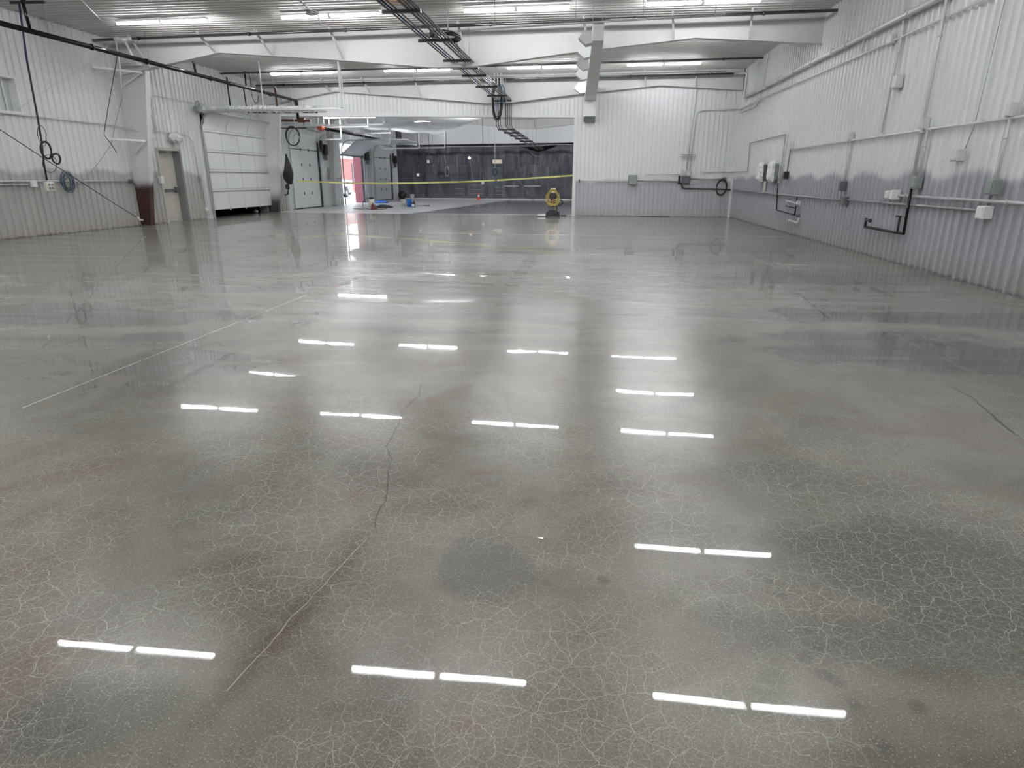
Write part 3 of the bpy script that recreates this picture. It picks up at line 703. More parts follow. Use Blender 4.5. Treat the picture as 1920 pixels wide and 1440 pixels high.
for y, zb_, lab, mt, mtb in ((19.05, 1.60, 'by the wrapped panels', m_gcond, m_black), (14.8, 1.36, 'second from the corner', m_cond, m_dgrey), (11.62, 1.45, 'beside the black gas pipe', m_cond, m_mgrey), (9.5, 1.40, 'nearest the right edge', m_cond, m_mgrey)):
    wall_conduit('box_drop', [(XW, y, 2.17), (XW, y, zb_)], .02, mt, 'conduit drop below the middle conduit, the one ' + lab)
    wbox('disconnect_box', (XW-.02, y, zb_-.09), (.11, .17 if y < 12 else .13, .2), mtb, 'electrical box on the right wall below its drop, the one ' + lab)
wall_conduit('gas_riser', [(XW-.04, 11.72, ZC-.02), (XW-.04, 11.72, 1.42)], .026, m_cond, 'white painted pipe down the right wall above the black gas pipe', cat='pipe')
g = thing('black_gas_pipe', 'black gas pipe bent low on the right wall with valves at its ends', 'pipe', (XW-.05, 11.7, .5))
MB().tube([(XW-.045, 11.72, 1.42), (XW-.045, 11.68, .53), (XW-.045, 13.28, .53), (XW-.045, 13.28, .70)], .026, 8).obj('pipe', m_bpipe, g)
MB().tube([(XW-.045, 11.92, .54), (XW-.045, 11.92, .80)], .02, 8).bar((XW-.06, 11.86, .80), (XW-.06, 12.02, .80), .03).obj('valve', m_black, g)
MB().tube([(XW-.045, 13.1, .66), (XW-.045, 13.3, .66)], .02, 8).lathe((XW-.05, 13.08, .66), [(0, -.03), (.035, -.02), (.035, .02), (0, .03)], 8, 1).obj('valve', m_black, g)
wall_conduit('lower_conduit', [(XW, 25.6, 1.03), (XW, 20, 1.0), (XW, 14.72, .99)], .024, m_gcond, 'dark conduit along the right wall from the back corner to the grey box')
wbox('grey_box', (XW-.01, 14.6, .98), (.08, .24, .16), m_dgrey, 'dark grey box low on the right wall at the joint of two conduits')
wall_conduit('lower_conduit', [(XW, 14.5, 1.0), (XW, 11.8, 1.0), (XW, 9.66, 1.0)], .02, m_gcond, 'low grey conduit on the right wall ending at the outlet box nearest the camera')
wbox('outlet_box', (XW-.03, 9.55, .98), (.13, .17, .17), m_wplast, 'white outlet box low on the right wall at the conduit end near the right edge')
wall_conduit('outlet_conduit', [(XW-.01, 12.2, 1.14), (XW-.01, 3, 1.10)], .022, m_cond, 'white conduit on the right wall starting at the twin boxes')
wbox('twin_box', (XW-.03, 12.28, 1.15), (.12, .13, .16), m_wplast, 'white outlet box left of the black gas pipe, right one of two')
wbox('twin_box', (XW-.03, 12.52, 1.15), (.10, .10, .14), m_wplast, 'white outlet box left of the black gas pipe, left one of two')
wbox('strobe_box', (XW-.03, 10.5, 1.74), (.12, .16, .17), m_cond, 'white alarm box alone on the right wall between two conduit drops')
wall_conduit('alarm_wire', [(XW, 10.42, 1.83), (XW, 10.3, 2.12), (XW, 10.2, 3.72)], .006, m_gcond, 'thin wire going up from the alarm box on the right wall', False, 'cable')
wall_conduit('framed_conduit', [(XW-.08, yh(XW)-.1, 1.66), (XW, 23.75, 1.66), (XW, 23.8, 2.58), (XW, 19.62, 2.60), (XW, 19.7, 1.30)], .016, m_gcond, 'conduit stepping up and over like a frame near the back right corner', False, rr=.02)
wall_conduit('white_drop', [(XW-.01, 19.45, 2.58), (XW-.01, 19.6, 1.3)], .022, m_cond, 'white conduit just right of the stepped one', False)
g = thing('black_loop_pipe', 'black pipe loop low on the right wall near the wrapped panels', 'pipe', (XW-.03, 19.6, .56))
MB().tube([(XW-.02, 19.75, 1.30), (XW-.02, 19.55, .57), (XW-.02, 17.82, .52), (XW-.02, 17.82, .98)], .017, 7).obj('pipe', m_bpipe, g)
MB().tube([(XW-.05, 18.6, .72), (XW-.05, 17.85, .70)], .018, 7).obj('lever', m_black, g)
g = thing('white_faucet_pipe', 'white pipe with taps crossing the black loop on the right wall', 'pipe', (XW-.03, 18.2, .8))
MB().tube([(XW-.05, 18.7, .86), (XW-.05, 17.4, .80)], .018, 7).obj('pipe', m_cond, g)
for y in (18.55, 17.65, 17.42): MB().tube([(XW-.05, y, .88), (XW-.05, y, .76)], .026, 7).obj('tap', m_cond, g)
tag(MB().tube(rounded([(XW-.03, 18.25, .36), (XW-.03, 17.45, .34), (XW-.03, 17.4, .45)], .05), .028, 8).obj('white_elbow_pipe', m_cond), 'white bent pipe stub below the black loop on the right wall', 'pipe')
tag(MB().lathe((XW-.02, 17.55, .52), [(0, -.04), (.04, -.04), (.04, .04), (0, .04)], 10, 0).obj('hose_tap', m_dgrey), 'small grey tap above the white bent pipe stub', 'tap')
def wrapped(y, lab, w_=.42, h=.46, z=1.38):
    t = thing('electrical_panel', lab, 'electrical panel', (XR-.12, y, z))
    MB().bbox((XR-.135, y, z+h/2), (.16, w_, h), .02).obj('cabinet', m_dgrey if 'left' in lab else m_mgrey, t)
    m_ = MB(); n1, n2 = 12, 12; vs = []
    for i in range(n1+1):
        for k in range(n2+1):
            a, b_ = i/n1, k/n2; e = math.sin(math.pi*a)*math.sin(math.pi*b_)
            vs.append((XR-.175-.09*min(1, e*3)-random.uniform(0, .025), y+(a-.5)*(w_+.12), z-.06+b_*(h+.14)))
    m_.add(vs, [(i*(n2+1)+k, (i+1)*(n2+1)+k, (i+1)*(n2+1)+k+1, i*(n2+1)+k+1) for i in range(n1) for k in range(n2)])
    m_.obj('plastic_wrap', m_wrap, t)
    if 'left' in lab: MB().bbox((XR-.09, y-.25, z-.2), (.06, .12, .34), .01).obj('cable_duct', m_cream, t)
wrapped(21.5, 'plastic wrapped panel on the right wall, left one of the pair'); wrapped(20.25, 'plastic wrapped panel on the right wall, right one of the pair')
tag(MB().tube([(XW-.02, 23.6, 1.0), (XW-.05, 22.9, .78), (XW-.05, 22.2, .62), (XW-.05, 21.6, .72), (XW-.03, 21.2, .98)], .007, 5).obj('sagging_wire', m_gcond), 'thin wire sagging below the dark conduit on the right wall', 'cable')
tag(MB().tube([PX(1594, 400, XW), PX(1597, 412, XW-.03), PX(1594, 425, XW-.03), PX(1586, 430, XW-.03)], .006, 5).obj('loose_wire', m_gcond), 'short loose wire on the right wall left of the black gas pipe', 'cable')

# ---------------------------------------------------------------- cross wall services (right of the opening)
def yw(x): return yh(x)-.07
def bw(pts, r, mat, name, label, rr=.04):
    return wall_conduit(name, [(x, yw(x), z) for x, z in pts], r, mat, label, True, rr=rr)
bw([(-.5, 1.34), (1.5, 1.32)], .016, m_cond, 'wall_conduit', 'conduit on the cross wall between the opening and the grey box')
tag(MB().bbox((1.62, yw(1.6)-.07, 1.38), (.34, .2, .36), .03).obj('grey_cabinet', m_mgrey), 'grey slanted control cabinet on the cross wall', 'electrical box')
bw([(1.8, 1.34), (3.35, 1.32)], .022, m_gcond, 'wall_conduit', 'dark conduit on the cross wall between the grey cabinet and the panel')
bw([(2.1, 1.58), (3.4, 1.58)], .012, m_cond, 'wall_conduit', 'thin white conduit just above the dark one on the cross wall')
t = thing('electrical_panel', 'half wrapped grey panel on the cross wall', 'electrical panel', (3.62, yw(3.6)-.05, 1.3))
MB().bbox((3.62, yw(3.6)-.06, 1.47), (.30, .16, .44), .02).obj('cabinet', m_dgrey, t); MB().bbox((3.62, yw(3.6)-.07, 1.62), (.36, .2, .26), .05).obj('plastic_wrap', m_wrap, t)
MB().bbox((3.38, yw(3.4)-.05, 1.38), (.08, .1, .3), .01).obj('side_switch', m_black, t)
bw([(3.62, 1.72), (3.68, 3.0), (3.80, 5.1)], .018, m_cond, 'riser_conduit', 'left one of two white risers above the panel on the cross wall')
bw([(3.74, 1.72), (3.82, 3.84), (5.3, 3.86)], .018, m_cond, 'riser_conduit', 'white riser above the panel turning right towards the corner', .25)
tag(MB().box((3.35, yw(3.6)-.06, 2.28), (3.92, yw(3.6)-.03, 2.31)).box((3.35, yw(3.6)-.06, 2.21), (3.92, yw(3.6)-.03, 2.235)).obj('strut_channel', m_gcond), 'pair of short struts holding the risers on the cross wall', 'strut')
bw([(3.8, 1.42), (4.7, 1.40), (5.0, 1.42)], .022, m_gcond, 'wall_conduit', 'dark conduit on the cross wall from the panel to the corner')
bw([(3.45, 1.28), (3.55, 1.06), (4.9, 1.05), (5.33, 1.03)], .024, m_black, 'black_cable', 'black cable bowed below the panel to the back right corner', .12)
bw([(4.2, 1.66), (5.3, 1.66)], .014, m_cond, 'wall_conduit', 'thin conduit on the cross wall meeting the corner at chest height')
coil((4.95, yw(5)-.06, 1.12), .27, 4, .02, (1, 0, .1), (0, 0, 1), m_rubber, 'cable_coil', 'black cable coil hung on the cross wall by the back right corner', squash=.7)
wbox('small_box', (5.05, yw(5)-.02, 1.42), (.12, .08, .12), m_dgrey, 'small dark box above the cable coil in the back right corner')
tag(MB().box((2.0, yw(2.3)-.02, 0), (3.1, yw(2.3)+.0, .018)).obj('floor_strip', m_black), 'thin black strip on the floor against the cross wall', 'strip')
tag(MB().bbox((-.45, yw(-.4)-.02, 1.34), (.05, .05, .12), .01).obj('tape_hook', m_dgrey), 'small hook block on the cross wall edge where the yellow tape ends', 'hook')

# ---------------------------------------------------------------- left wall services
XA = XL+.085
wall_conduit('low_conduit', [(XA, 4, 1.33), (XA, 18.55, 1.33)], .02, m_cond, 'conduit at waist height along the near left wall')
tag(MB().tube([(XA, 18.5, 1.33), (XA, 18.66, 1.33)], .045, 8).tube([(XA+.02, 18.62, 1.33), (XA+.08, 18.62, 1.22)], .03, 6).obj('end_fitting', m_dgrey), 'dark fitting at the end of the near left wall conduit', 'pipe fitting')
wall_conduit('branch_conduit', [(XA, 10, 1.245), (XA, 14.9, 1.255)], .016, m_cond, 'short lower conduit at the left edge of the picture')
wbox('switch_box', (XA+.02, 15.02, 1.27), (.08, .14, .16), m_wplast, 'white box at the end of the short lower conduit on the left wall')
wall_conduit('upper_conduit', [(XA, 4, 2.85), (XA, 18.0, 2.87), (XA+.05, 18.7, 2.82), (XA+.42, 18.8, 2.75)], .018, m_cond, 'conduit above the doors along the near left wall')
wall_conduit('door_conduit', [(XA, 19.6, 2.86), (XA, 21.9, 2.80), (XA, 22.1, 2.55), (XA, 22.15, 1.42)], .016, m_cond, 'conduit arching over the side door down to a switch', True, rr=.25)
wbox('door_switch', (XA+.02, 22.15, 1.36), (.07, .10, .18), m_mgrey, 'grey switch box between side door and wide white door')
wall_conduit('switch_drop', [(XA, 22.2, 1.26), (XA, 22.28, .40)], .012, m_gcond, 'thin conduit down from the grey switch box', False)
wbox('floor_outlet', (XA+.02, 22.3, .34), (.07, .10, .14), m_wplast, 'white outlet low beside the wide white door')
wbox('door_button', (XA+.04, 19.98, 1.36), (.10, .14, .22), m_wplast, 'white button box left of the side door')
wall_conduit('button_conduit', [(XA, 19.97, 1.5), (XA, 19.95, 2.62), (XA, 20.3, 2.64)], .012, m_cond, 'thin conduit up from the white button box beside the side door', False)
wall_conduit('panel_line', [(XA, 19.9, 5.0), (XA, 20.1, 2.8)], .008, m_gcond, 'thin dark wire down the wall left above the side door', False, 'cable')
wall_conduit('panel_conduit', [(XA, 20.2, 2.86), (XA, 20.25, 3.9), (XA, 21.7, 3.9), (XA, 27.0, 3.85)], .012, m_cond, 'thin conduit high over the wide white door', False)
t = thing('wrapped_lamp', 'plastic wrapped lamp above the side door', 'wall lamp', (XA, 20.95, 2.62))
MB().bbox((XA+.09, 20.95, 2.68), (.16, .34, .22), .04).obj('lamp_body', m_wplast, t)
m_ = MB(); vs = []
for i in range(9):
    for k in range(13):
        a = math.pi*i/8; b_ = 2*math.pi*k/12; rr = 1+random.uniform(-.12, .12)
        vs.append((XA+.12+.15*rr*math.sin(a)*math.cos(b_), 20.95+.30*rr*math.cos(a), 2.68+.19*rr*math.sin(a)*math.sin(b_)))
m_.add(vs, [(i*13+k, (i+1)*13+k, (i+1)*13+k+1, i*13+k+1) for i in range(8) for k in range(12)]); m_.obj('plastic_wrap', m_wrap, t)
# window
wd = bpy.data.objects.new('window_1', None); COL.objects.link(wd); wd.location = (XL, 14.9, 3.3); struct(wd)
a, b_, z0, z1 = WIN
q = MB(); q.box((XL-.2, a-.06, z0-.06), (XL+.06, a+.01, z1+.06)); q.box((XL-.2, b_-.01, z0-.06), (XL+.06, b_+.06, z1+.06)); q.box((XL-.2, a, z0-.06), (XL+.06, b_, z0+.01)); q.box((XL-.2, a, z1-.01), (XL+.06, b_, z1+.06)); q.obj('window_frame', m_white, wd)
MB().box((XL-.16, a, z0), (XL-.15, b_, z1)).obj('window_pane', m_doorg, wd)
MB().box((XL-.14, a+.38, z0), (XL-.11, a+.41, z1)).obj('mullion', m_white, wd)
# brackets on the red based column
yc = LY(XL, 17.7)-.1
for z, lab, w_ in ((4.30, 'upper', -.75), (2.46, 'lower', -.55)):
    t = thing('bracket_arm', lab+' white triangular arm on the red based column', 'bracket', (XL+.4, yc, z))
    MB().bar((-12.95 if z > 3 else -13.2, yc-.06, z), (-13.75 , yc-1.0, z+.02), .05).obj('arm', m_white, t)
    MB().bar((-12.95 if z > 3 else -13.2, yc-.06, z), (-13.6, yc-.08, z-.35), .03).obj('brace', m_white, t)
tag(MB().tube([(-13.5, yc-.12, 4.5), (-12.9, yc-.12, 4.5)], .035, 8).obj('column_pipe', m_cond), 'short white pipe across the top of the red based column', 'pipe')
# hanging cords
def cordpts(lst, plane): return [PX(x, y, plane) for x, y in lst]
xp = -13.2
t = thing('extension_cord', 'black hanging cord with loops and a four way outlet box at left', 'cord', PX(88, 350, xp))
p0 = PX(90, 350, xp)
MB().tube(cordpts([(33, -15), (50, 110), (70, 218), (78, 265), (82, 305), (88, 338)], xp), .022, 7).obj('cord', m_rubber, t)
MB().tube(cordpts([(32, -15), (40, 40), (52, 125)], xp+.03), .012, 6).obj('blue_sleeve', m_bluecord, t)
coil(PX(86, 281, xp+.03), .19, 5, .011, (0, 1, 0), (0, 0, 1), m_rubber, 'coil', parent=t, squash=.78, jit=.16); coil(PX(105, 297, xp+.03), .12, 4, .010, (0, 1, -.35), (0, .2, .5), m_rubber, 'coil', parent=t, squash=1, jit=.2)
coil(PX(78, 255, xp+.05), .22, 1, .007, (0, 1, .1), (0, 0, 1), m_rubber, 'coil', parent=t, squash=.6); coil(PX(92, 307, xp+.05), .2, 1, .007, (0, 1, .1), (0, 0, 1), m_rubber, 'coil', parent=t, squash=1.1)
MB().bbox(p0+Vector((0, .05, 0)), (.09, .26, .22), .02).obj('outlet_box', m_cream, t)
for dy in (-.05, .05):
    for dz in (-.04, .045): MB().bbox(p0+Vector((.05, .05+dy, dz)), (.015, .06, .055), .004).obj('outlet', m_mgrey, t)
coil(PX(127, 340, XA+.04), .20, 11, .006, (0, 1, 0), (0, 0, 1), M('blue_grey_cord', (.05, .08, .12), .5), 'cord_coil', 'dark blue grey cord coil on the near left wall conduit', 'cord', squash=.8, jit=.55)
tag(MB().tube([PX(0-140, 245-86, xp+.2)]+cordpts([(0, 243), (90, 302), (150, 340), (215, 382), (262, 411)], xp+.2), .010, 6).obj('tether_line', m_rubber), 'long dark line slanting down the near left wall to the red column base', 'line')
t = thing('line_hook', 'small white snap hook at the lower end of the slanting line', 'hook', PX(262, 411, xp+.2))
MB().tube(cordpts([(258, 407), (262, 412), (268, 413)], xp+.22), .02, 6).obj('hook', m_wplast, t)
tag(MB().tube(cordpts([(220, 105), (212, 150), (203, 200), (196, 245), (195, 253), (207, 268), (219, 286)], xp), .010, 6).obj('bent_cord', m_rubber), 'black cord with a bend hanging before the near left wall', 'cord')
tag(MB().tube(cordpts([(237, 62), (232, 110), (229, 185), (218, 225), (208, 272), (185, 305), (160, 335), (142, 350), (155, 355), (158, 340)], XA+.05), .008, 6).obj('thin_wire', m_gcond), 'thin wire swinging from the roof frame down to the cord coil', 'wire')
tag(MB().tube(cordpts([(32, 205), (100, 160), (190, 103), (214, 84)], XA+.02), .006, 5).obj('cross_brace', m_cond), 'thin diagonal brace rod rising along the near left wall', 'rod')

# ---------------------------------------------------------------- side door
dd = bpy.data.objects.new('door_1', None); COL.objects.link(dd); dd.location = (XL, 20.7, 0); struct(dd); dd['label'] = 'cream side door with push bar'
a, b_ = 20.15, 21.3
q = MB(); q.box((XL-.30, a-.05, 0), (XL+.045, a+.03, 2.34)); q.box((XL-.30, a, 2.28), (XL+.045, b_, 2.36)); q.obj('door_frame', m_mandoor, dd)
MB().box((XL-.30, b_-.03, 0), (XL+.045, b_+.05, 2.34)).obj('far_jamb', m_stain, dd)
leaf = MB().bbox((XL-.22, (a+b_)/2, 1.14), (.05, b_-a-.08, 2.26), .006).obj('door_leaf', m_mandoor, dd)
pb = MB(); pb.box((XL-.19, a+.10, 1.0), (XL-.12, b_-.08, 1.07)); pb.box((XL-.19, b_-.25, .96), (XL-.10, b_-.10, 1.12)); pb.obj('push_bar', m_dgrey, leaf)
MB().bar((XL-.15, a+.12, 2.2), (XL-.02, a+.5, 2.22), .05).obj('door_closer', m_dgrey, leaf)

# ---------------------------------------------------------------- sectional doors
def track(t, y, z_top, length, x=-13.72, zlow=0.0, r=.5, mat=None):
    pts = [(x, y, zlow), (x, y, z_top-r)] + arc((x+r, y, z_top-r), r, math.pi, math.pi/2, 8, (1, 0, 0), (0, 0, 1))[1:] + [(x+length, y, z_top+.03)]
    m_ = MB()
    for p, q in zip(pts, pts[1:]): m_.bar(p, q, .05, .06)
    return m_.obj('track', mat or m_galv, t)
# wide white door, raised a hand's breadth
d1 = bpy.data.objects.new('door_2', None); COL.objects.link(d1); d1.location = (XL, 24.9, 0); struct(d1); d1['label'] = 'wide white sectional door with horizontal struts, raised a little'
ya_, yb_ = 22.62, 27.2; xd = -13.74
zs = [.30, 1.0, 1.68, 2.36, 3.04]
for i, (z0, z1) in enumerate(zip(zs, zs[1:])):
    s = MB().bbox((xd, (ya_+yb_)/2, (z0+z1)/2), (.045, yb_-ya_, z1-z0), .006).obj('door_section', m_door, d1)
    q = MB()
    for k in range(1, 4):
        y = ya_+(yb_-ya_)*k/4; q.box((xd+.022, y-.012, z0), (xd+.026, y+.012, z1)); q.box((xd+.022, y-.03, z0-.05), (xd+.045, y+.03, z0+.05))
    q.obj('hinge', m_cond, s)
# curved upper section
m_ = MB(); vs = []; n = 8
for i in range(n+1):
    a = i/n*1.25; x = xd+.55*(1-math.cos(a)); z = 3.04+.60*math.sin(a)*1.02
    for y in (ya_, yb_): vs += [(x, y, z), (x+.03*math.cos(a), y, z-.03*math.sin(a))]
for i in range(n):
    o = i*4; m_.add([], []); m_.f += [(o, o+4, o+6, o+2), (o+1, o+3, o+7, o+5)]; m_.smooth += [True, True]
m_.v = vs; s = m_.obj('door_section', m_door, d1)
q = MB()
for k in (1, 2):
    y = ya_+(yb_-ya_)*k/3; pts = [(xd+.03+.55*(1-math.cos(i/8*1.25)), y, 3.04+.6*math.sin(i/8*1.25)) for i in range(9)]; q.tube(pts, .006, 5)
q.obj('seam', m_gcond, s)
for z in (1.0, 1.68, 2.36, 3.04):
    q = MB(); q.box((xd+.02, ya_, z-.035), (xd+.06, yb_, z+.03)); q.box((xd+.05, ya_, z-.035), (xd+.065, yb_, z-.02)); q.box((xd+.05, ya_, z+.015), (xd+.065, yb_, z+.03)); q.obj('strut', m_white, d1); MB().box((xd+.02, ya_, z+.03), (xd+.062, yb_, z+.042)).box((xd+.02, ya_, z-.05), (xd+.060, yb_, z-.035)).obj('strut_shadow_line', m_gcond, d1)  # thin grey bars above and below each strut draw its shadow lines
MB().box((xd-.02, ya_, .285), (xd+.025, yb_, .30)).obj('bottom_seal', m_rubber, d1)
for y in (ya_-.06, yb_+.06): MB().box((XL, y-.13, 0), (XL+.12, y+.10, 3.7)).obj('jamb', m_white, d1)
track(d1, ya_-.02, 3.66, 5.2, xd+.05); track(d1, yb_+.03, 3.50, 5.2, xd+.05)
MB().bar((xd+.1, yb_+.03, 3.60), (xd+.1, ya_, 3.72), .05).obj('torsion_shaft', m_white, d1)
for (y, z) in ((ya_-.02, 3.68), (yb_+.03, 3.52)):
    MB().bar((xd+5.2, y, z), (xd+5.2, y, ZC-.02), .06, .05).obj('track_hanger', m_white, d1); MB().bar((xd+2.4, y, z), (xd+2.4, y, ZC-.02), .025, .02).obj('track_hanger', m_white, d1)
    if y < 24: MB().bar((xd+5.32, y+.05, z), (xd+5.2, y+.05, ZC-.02), .04, .03).obj('track_hanger', m_white, d1)
# plastic sleeve over the near track
def crumple(mb, a, b_, r, n=26, m_=9):
    a, b_ = Vector(a), Vector(b_); d = (b_-a).normalized(); u = d.cross(Vector((0, 0, 1))).normalized(); v = u.cross(d); vs = []
    for i in range(n+1):
        for k in range(m_):
            an = 2*math.pi*k/m_; rr = r*random.uniform(.7, 1.2); vs.append(a.lerp(b_, i/n)+u*math.cos(an)*rr*.8+v*math.sin(an)*rr)
    mb.add(vs, [(i*m_+k, i*m_+(k+1) % m_, (i+1)*m_+(k+1) % m_, (i+1)*m_+k) for i in range(n) for k in range(m_)]); return mb
tag(crumple(MB(), (xd+.25, ya_+.1, 3.72), (xd+4.6, ya_+.1, 3.68), .11, 60).obj('plastic_sleeve', m_wrap), 'crumpled plastic sleeve over the near track of the wide white door', 'plastic sheet')
t = thing('door_motor', 'grey motor with dangling chain at the head of the wide white door', 'door motor', (xd+.15, 22.35, 3.68))
MB().bbox((xd+.12, 22.35, 3.68), (.22, .26, .2), .04).obj('gearbox', m_mgrey, t); MB().tube([(xd+.15, 22.5, 3.6), (xd+.15, 22.56, 3.35), (xd+.15, 22.48, 3.22)], .018, 6).obj('chain', m_dgrey, t)
coil((xd+.15, 22.3, 3.82), .12, 1, .02, (0, 1, 0), (0, 0, 1), m_gcond, 'flexible_conduit', parent=t)
# what stands outside under the raised door
tag(MB().lathe((0, 0, 0), [(0, 0), (.07, 0), (.075, .04), (.075, .17), (.03, .22), (.03, .26), (0, .26)], 14).obj('spray_bottle', m_wplast), 'white and blue bottle lying under the raised white door', 'bottle')
ob = bpy.data.objects['spray_bottle']; gp = G(477, 399.5); ob.location = (gp.x, gp.y, .08); ob.rotation_euler = (R(90), 0, R(60))
MB().lathe((0, 0, 0), [(.0765, .05), (.0765, .13)], 14).obj('label_band', m_bluecord, ob).matrix_parent_inverse = Matrix.Identity(4)

# grey doors
def sect_door(idx, ya_, yb_, ztop, label, zsec, mat=m_door):
    t = bpy.data.objects.new('door_%d' % idx, None); COL.objects.link(t); t.location = (XL, (ya_+yb_)/2, 0); struct(t); t['label'] = label
    xd = XL-.02; zz = [.03]+zsec+[ztop+.05]
    for z0, z1 in zip(zz, zz[1:]):
        s = MB().bbox((xd, (ya_+yb_)/2, (z0+z1)/2), (.045, yb_-ya_+.1, z1-z0), .008).obj('door_section', mat, t)
        if z1 < ztop:
            q = MB()
            for k in (1, 2):
                y = ya_+(yb_-ya_)*(.12+.28*k); q.box((xd+.022, y-.03, z1-.07), (xd+.05, y+.03, z1+.07))
            q.obj('hinge', m_dgrey, s)
    MB().box((xd+.02, ya_, zsec[-1]-.02), (xd+.04, yb_, zsec[-1]+.02)).obj('strut', m_dgrey, t)
    MB().box((xd, ya_, 0), (xd+.04, yb_, .05)).obj('bottom_seal', m_rubber, t)
    track(t, ya_-.05, ztop+.15, 3.8, XL+.10); track(t, yb_+.08, ztop+.1, 3.8, XL+.10)
    MB().box((XL+.03, yb_+.01, 0), (XL+.09, yb_+.07, ztop-.3)).obj('edge_seal', m_black, t)
    MB().tube([(XL+.12, ya_-.2, ztop+.30), (XL+.12, yb_+.4, ztop+.22)], .025, 7).obj('torsion_shaft', m_galv, t)
    for y in (ya_-.05, yb_+.08):
        for L_ in (2.0, 3.8): MB().bar((XL+.1+L_, y, ztop+.15), (XL+.1+L_, y, ZC), .03).obj('track_hanger', m_white, t)
    o = thing('door_opener', 'black chain opener right of the '+('nearest' if idx == 3 else 'furthest')+' closed far hall door', 'door opener', (XL+.2, yb_+.55, ztop-.8))
    MB().bbox((XL+.22, yb_+.55, ztop-.62), (.22, .30, .5), .03).obj('motor', m_black, o); MB().bbox((XL+.2, yb_+.62, ztop-1.0), (.16, .2, .26), .03).obj('gearbox', m_dgrey, o); MB().bbox((XL+.16, yb_+.18, ztop-.45), (.2, .14, .5), .03).obj('chain_guard', m_black, o)
    return t
sect_door(3, 29.6, 32.85, 3.45, 'closed white sectional door nearest beyond the opening', [.72, 1.38, 2.04, 2.74])
sect_door(5, 41.5, 45.2, 3.3, 'closed grey sectional door furthest away on the left, by the plastic curtain', [.72, 1.38, 2.04, 2.74], m_doorg)
# raised door with its tilting lower section
d3 = bpy.data.objects.new('door_4', None); COL.objects.link(d3); d3.location = (XL, 37.7, 0); struct(d3); d3['label'] = 'raised sectional door with the yard behind'
a, b_ = 36.05, 39.35
MB().prism([(XL+.02, a, 2.70), (XL+.06, a, 2.70), (XL+1.05, a, 3.42), (XL+1.0, a, 3.46)], (0, b_-a, 0)).obj('door_section', m_doorg, d3)
MB().box((XL+1.05, a, 3.44), (XL+3.6, b_, 3.49)).obj('door_section', m_doorg, d3)
MB().box((XL, a, 2.62), (XL+.07, b_, 2.72)).obj('bottom_seal', m_stain, d3)
track(d3, a-.05, 3.42, 3.8, XL+.12); track(d3, b_+.08, 3.42, 3.8, XL+.12)
MB().box((XL-.5, b_-.005, 0), (XL-.005, b_+.02, 3.3)).obj('red_jamb', m_pink, d3)
MB().box((XL+.02, b_, 0), (XL+.10, b_+.08, 3.2)).obj('edge_seal', m_black, d3)
o = thing('door_opener', 'black chain opener beside the raised door', 'door opener', (XL+.2, b_+.5, 2.5)); MB().bbox((XL+.22, b_+.5, 2.75), (.22, .3, .5), .03).obj('motor', m_black, o); MB().bbox((XL+.2, b_+.62, 2.4), (.16, .2, .26), .03).obj('gearbox', m_dgrey, o)

# piers between the far doors: pipes and hooks
for y, lab in ((34.3, 'nearer'), (40.6, 'further')):
    q = thing('wall_pipe', 'vertical grey pipe on the pier, '+lab+' of the two piers beyond the opening', 'pipe', (XA+.02, y, 0)); MB().tube([(XA+.04, y, .02), (XA+.04, y, 3.6)], .05, 8).obj('pipe', m_gcond if y < 36 else m_cond, q)
coil(PX(616, 325, XA+.06), .3, 5, .02, (0, 1, 0), (0, 0, 1), m_gcond, 'hose_coil', 'grey hose coil hung on the pier between two doors', 'hose', squash=.35)
tag(MB().bar(PX(626, 334, XA+.08), PX(639, 334, XA+.08), .05).bar(PX(629, 330, XA+.08), PX(629, 345, XA+.08), .03).obj('wall_bracket', m_gcond), 'grey bracket on the pier left of the raised door', 'bracket')

# ---------------------------------------------------------------- tube heaters
def heater(p0, p1, lab, end_mat):
    t = thing('tube_heater', lab, 'heater', p0); p0, p1 = Vector(p0), Vector(p1); d = (p1-p0)
    MB().tube([p0, p0+d*.3], .07, 10).obj('burner_tube', m_bpipe, t); MB().tube([p0+d*.3, p1], .055, 10).obj('radiant_tube', m_streak, t)
    MB().tube([p0-d.normalized()*.25, p0+d.normalized()*.1], .12, 12).obj('burner_end', end_mat, t)
    dn = d.normalized(); s = dn.cross(Vector((0, 0, 1)))
    m_ = MB(); m_.add([p0+s*.16+Vector((0, 0, .03))+dn*.5, p0-s*.16+Vector((0, 0, .03))+dn*.5, p1-s*.16+Vector((0, 0, .03)), p1+s*.16+Vector((0, 0, .03)),
                       p0+s*.05+Vector((0, 0, .13))+dn*.5, p0-s*.05+Vector((0, 0, .13))+dn*.5, p1-s*.05+Vector((0, 0, .13)), p1+s*.05+Vector((0, 0, .13))], [(0, 4, 7, 3), (1, 2, 6, 5), (4, 5, 6, 7)])
    m_.obj('reflector', m_galv, t)
    for k in (.15, .5, .85): MB().tube([p0+d*k+Vector((0, 0, .12)), (p0.x+d.x*k, p0.y+d.y*k, ZC)], .012, 5).obj('hanger_rod', m_white, t)
    return t
hp0 = PZ(603, 240, 3.55); hp1 = Vector((hp0.x, hp0.y+16, 3.50))
heater(hp0, hp1, 'long black tube heater with rusty burner end in the far hall', m_rust)
hp = PL(565, 225, 26.9)
t = thing('burner_box', 'brown burner box on a black bar beside the back left column', 'heater', hp)
MB().tube([hp+Vector((-.1, 0, .1)), (hp.x-.1, hp.y, ZC)], .008, 5).obj('hanger_rod', m_cond, t); MB().bbox(hp, (.32, .2, .2), .03).obj('box', m_brown, t); MB().tube([hp+Vector((-1.1, .05, 0)), hp+Vector((.4, 0, -.03))], .05, 8).obj('burner_tube', m_brown, t)
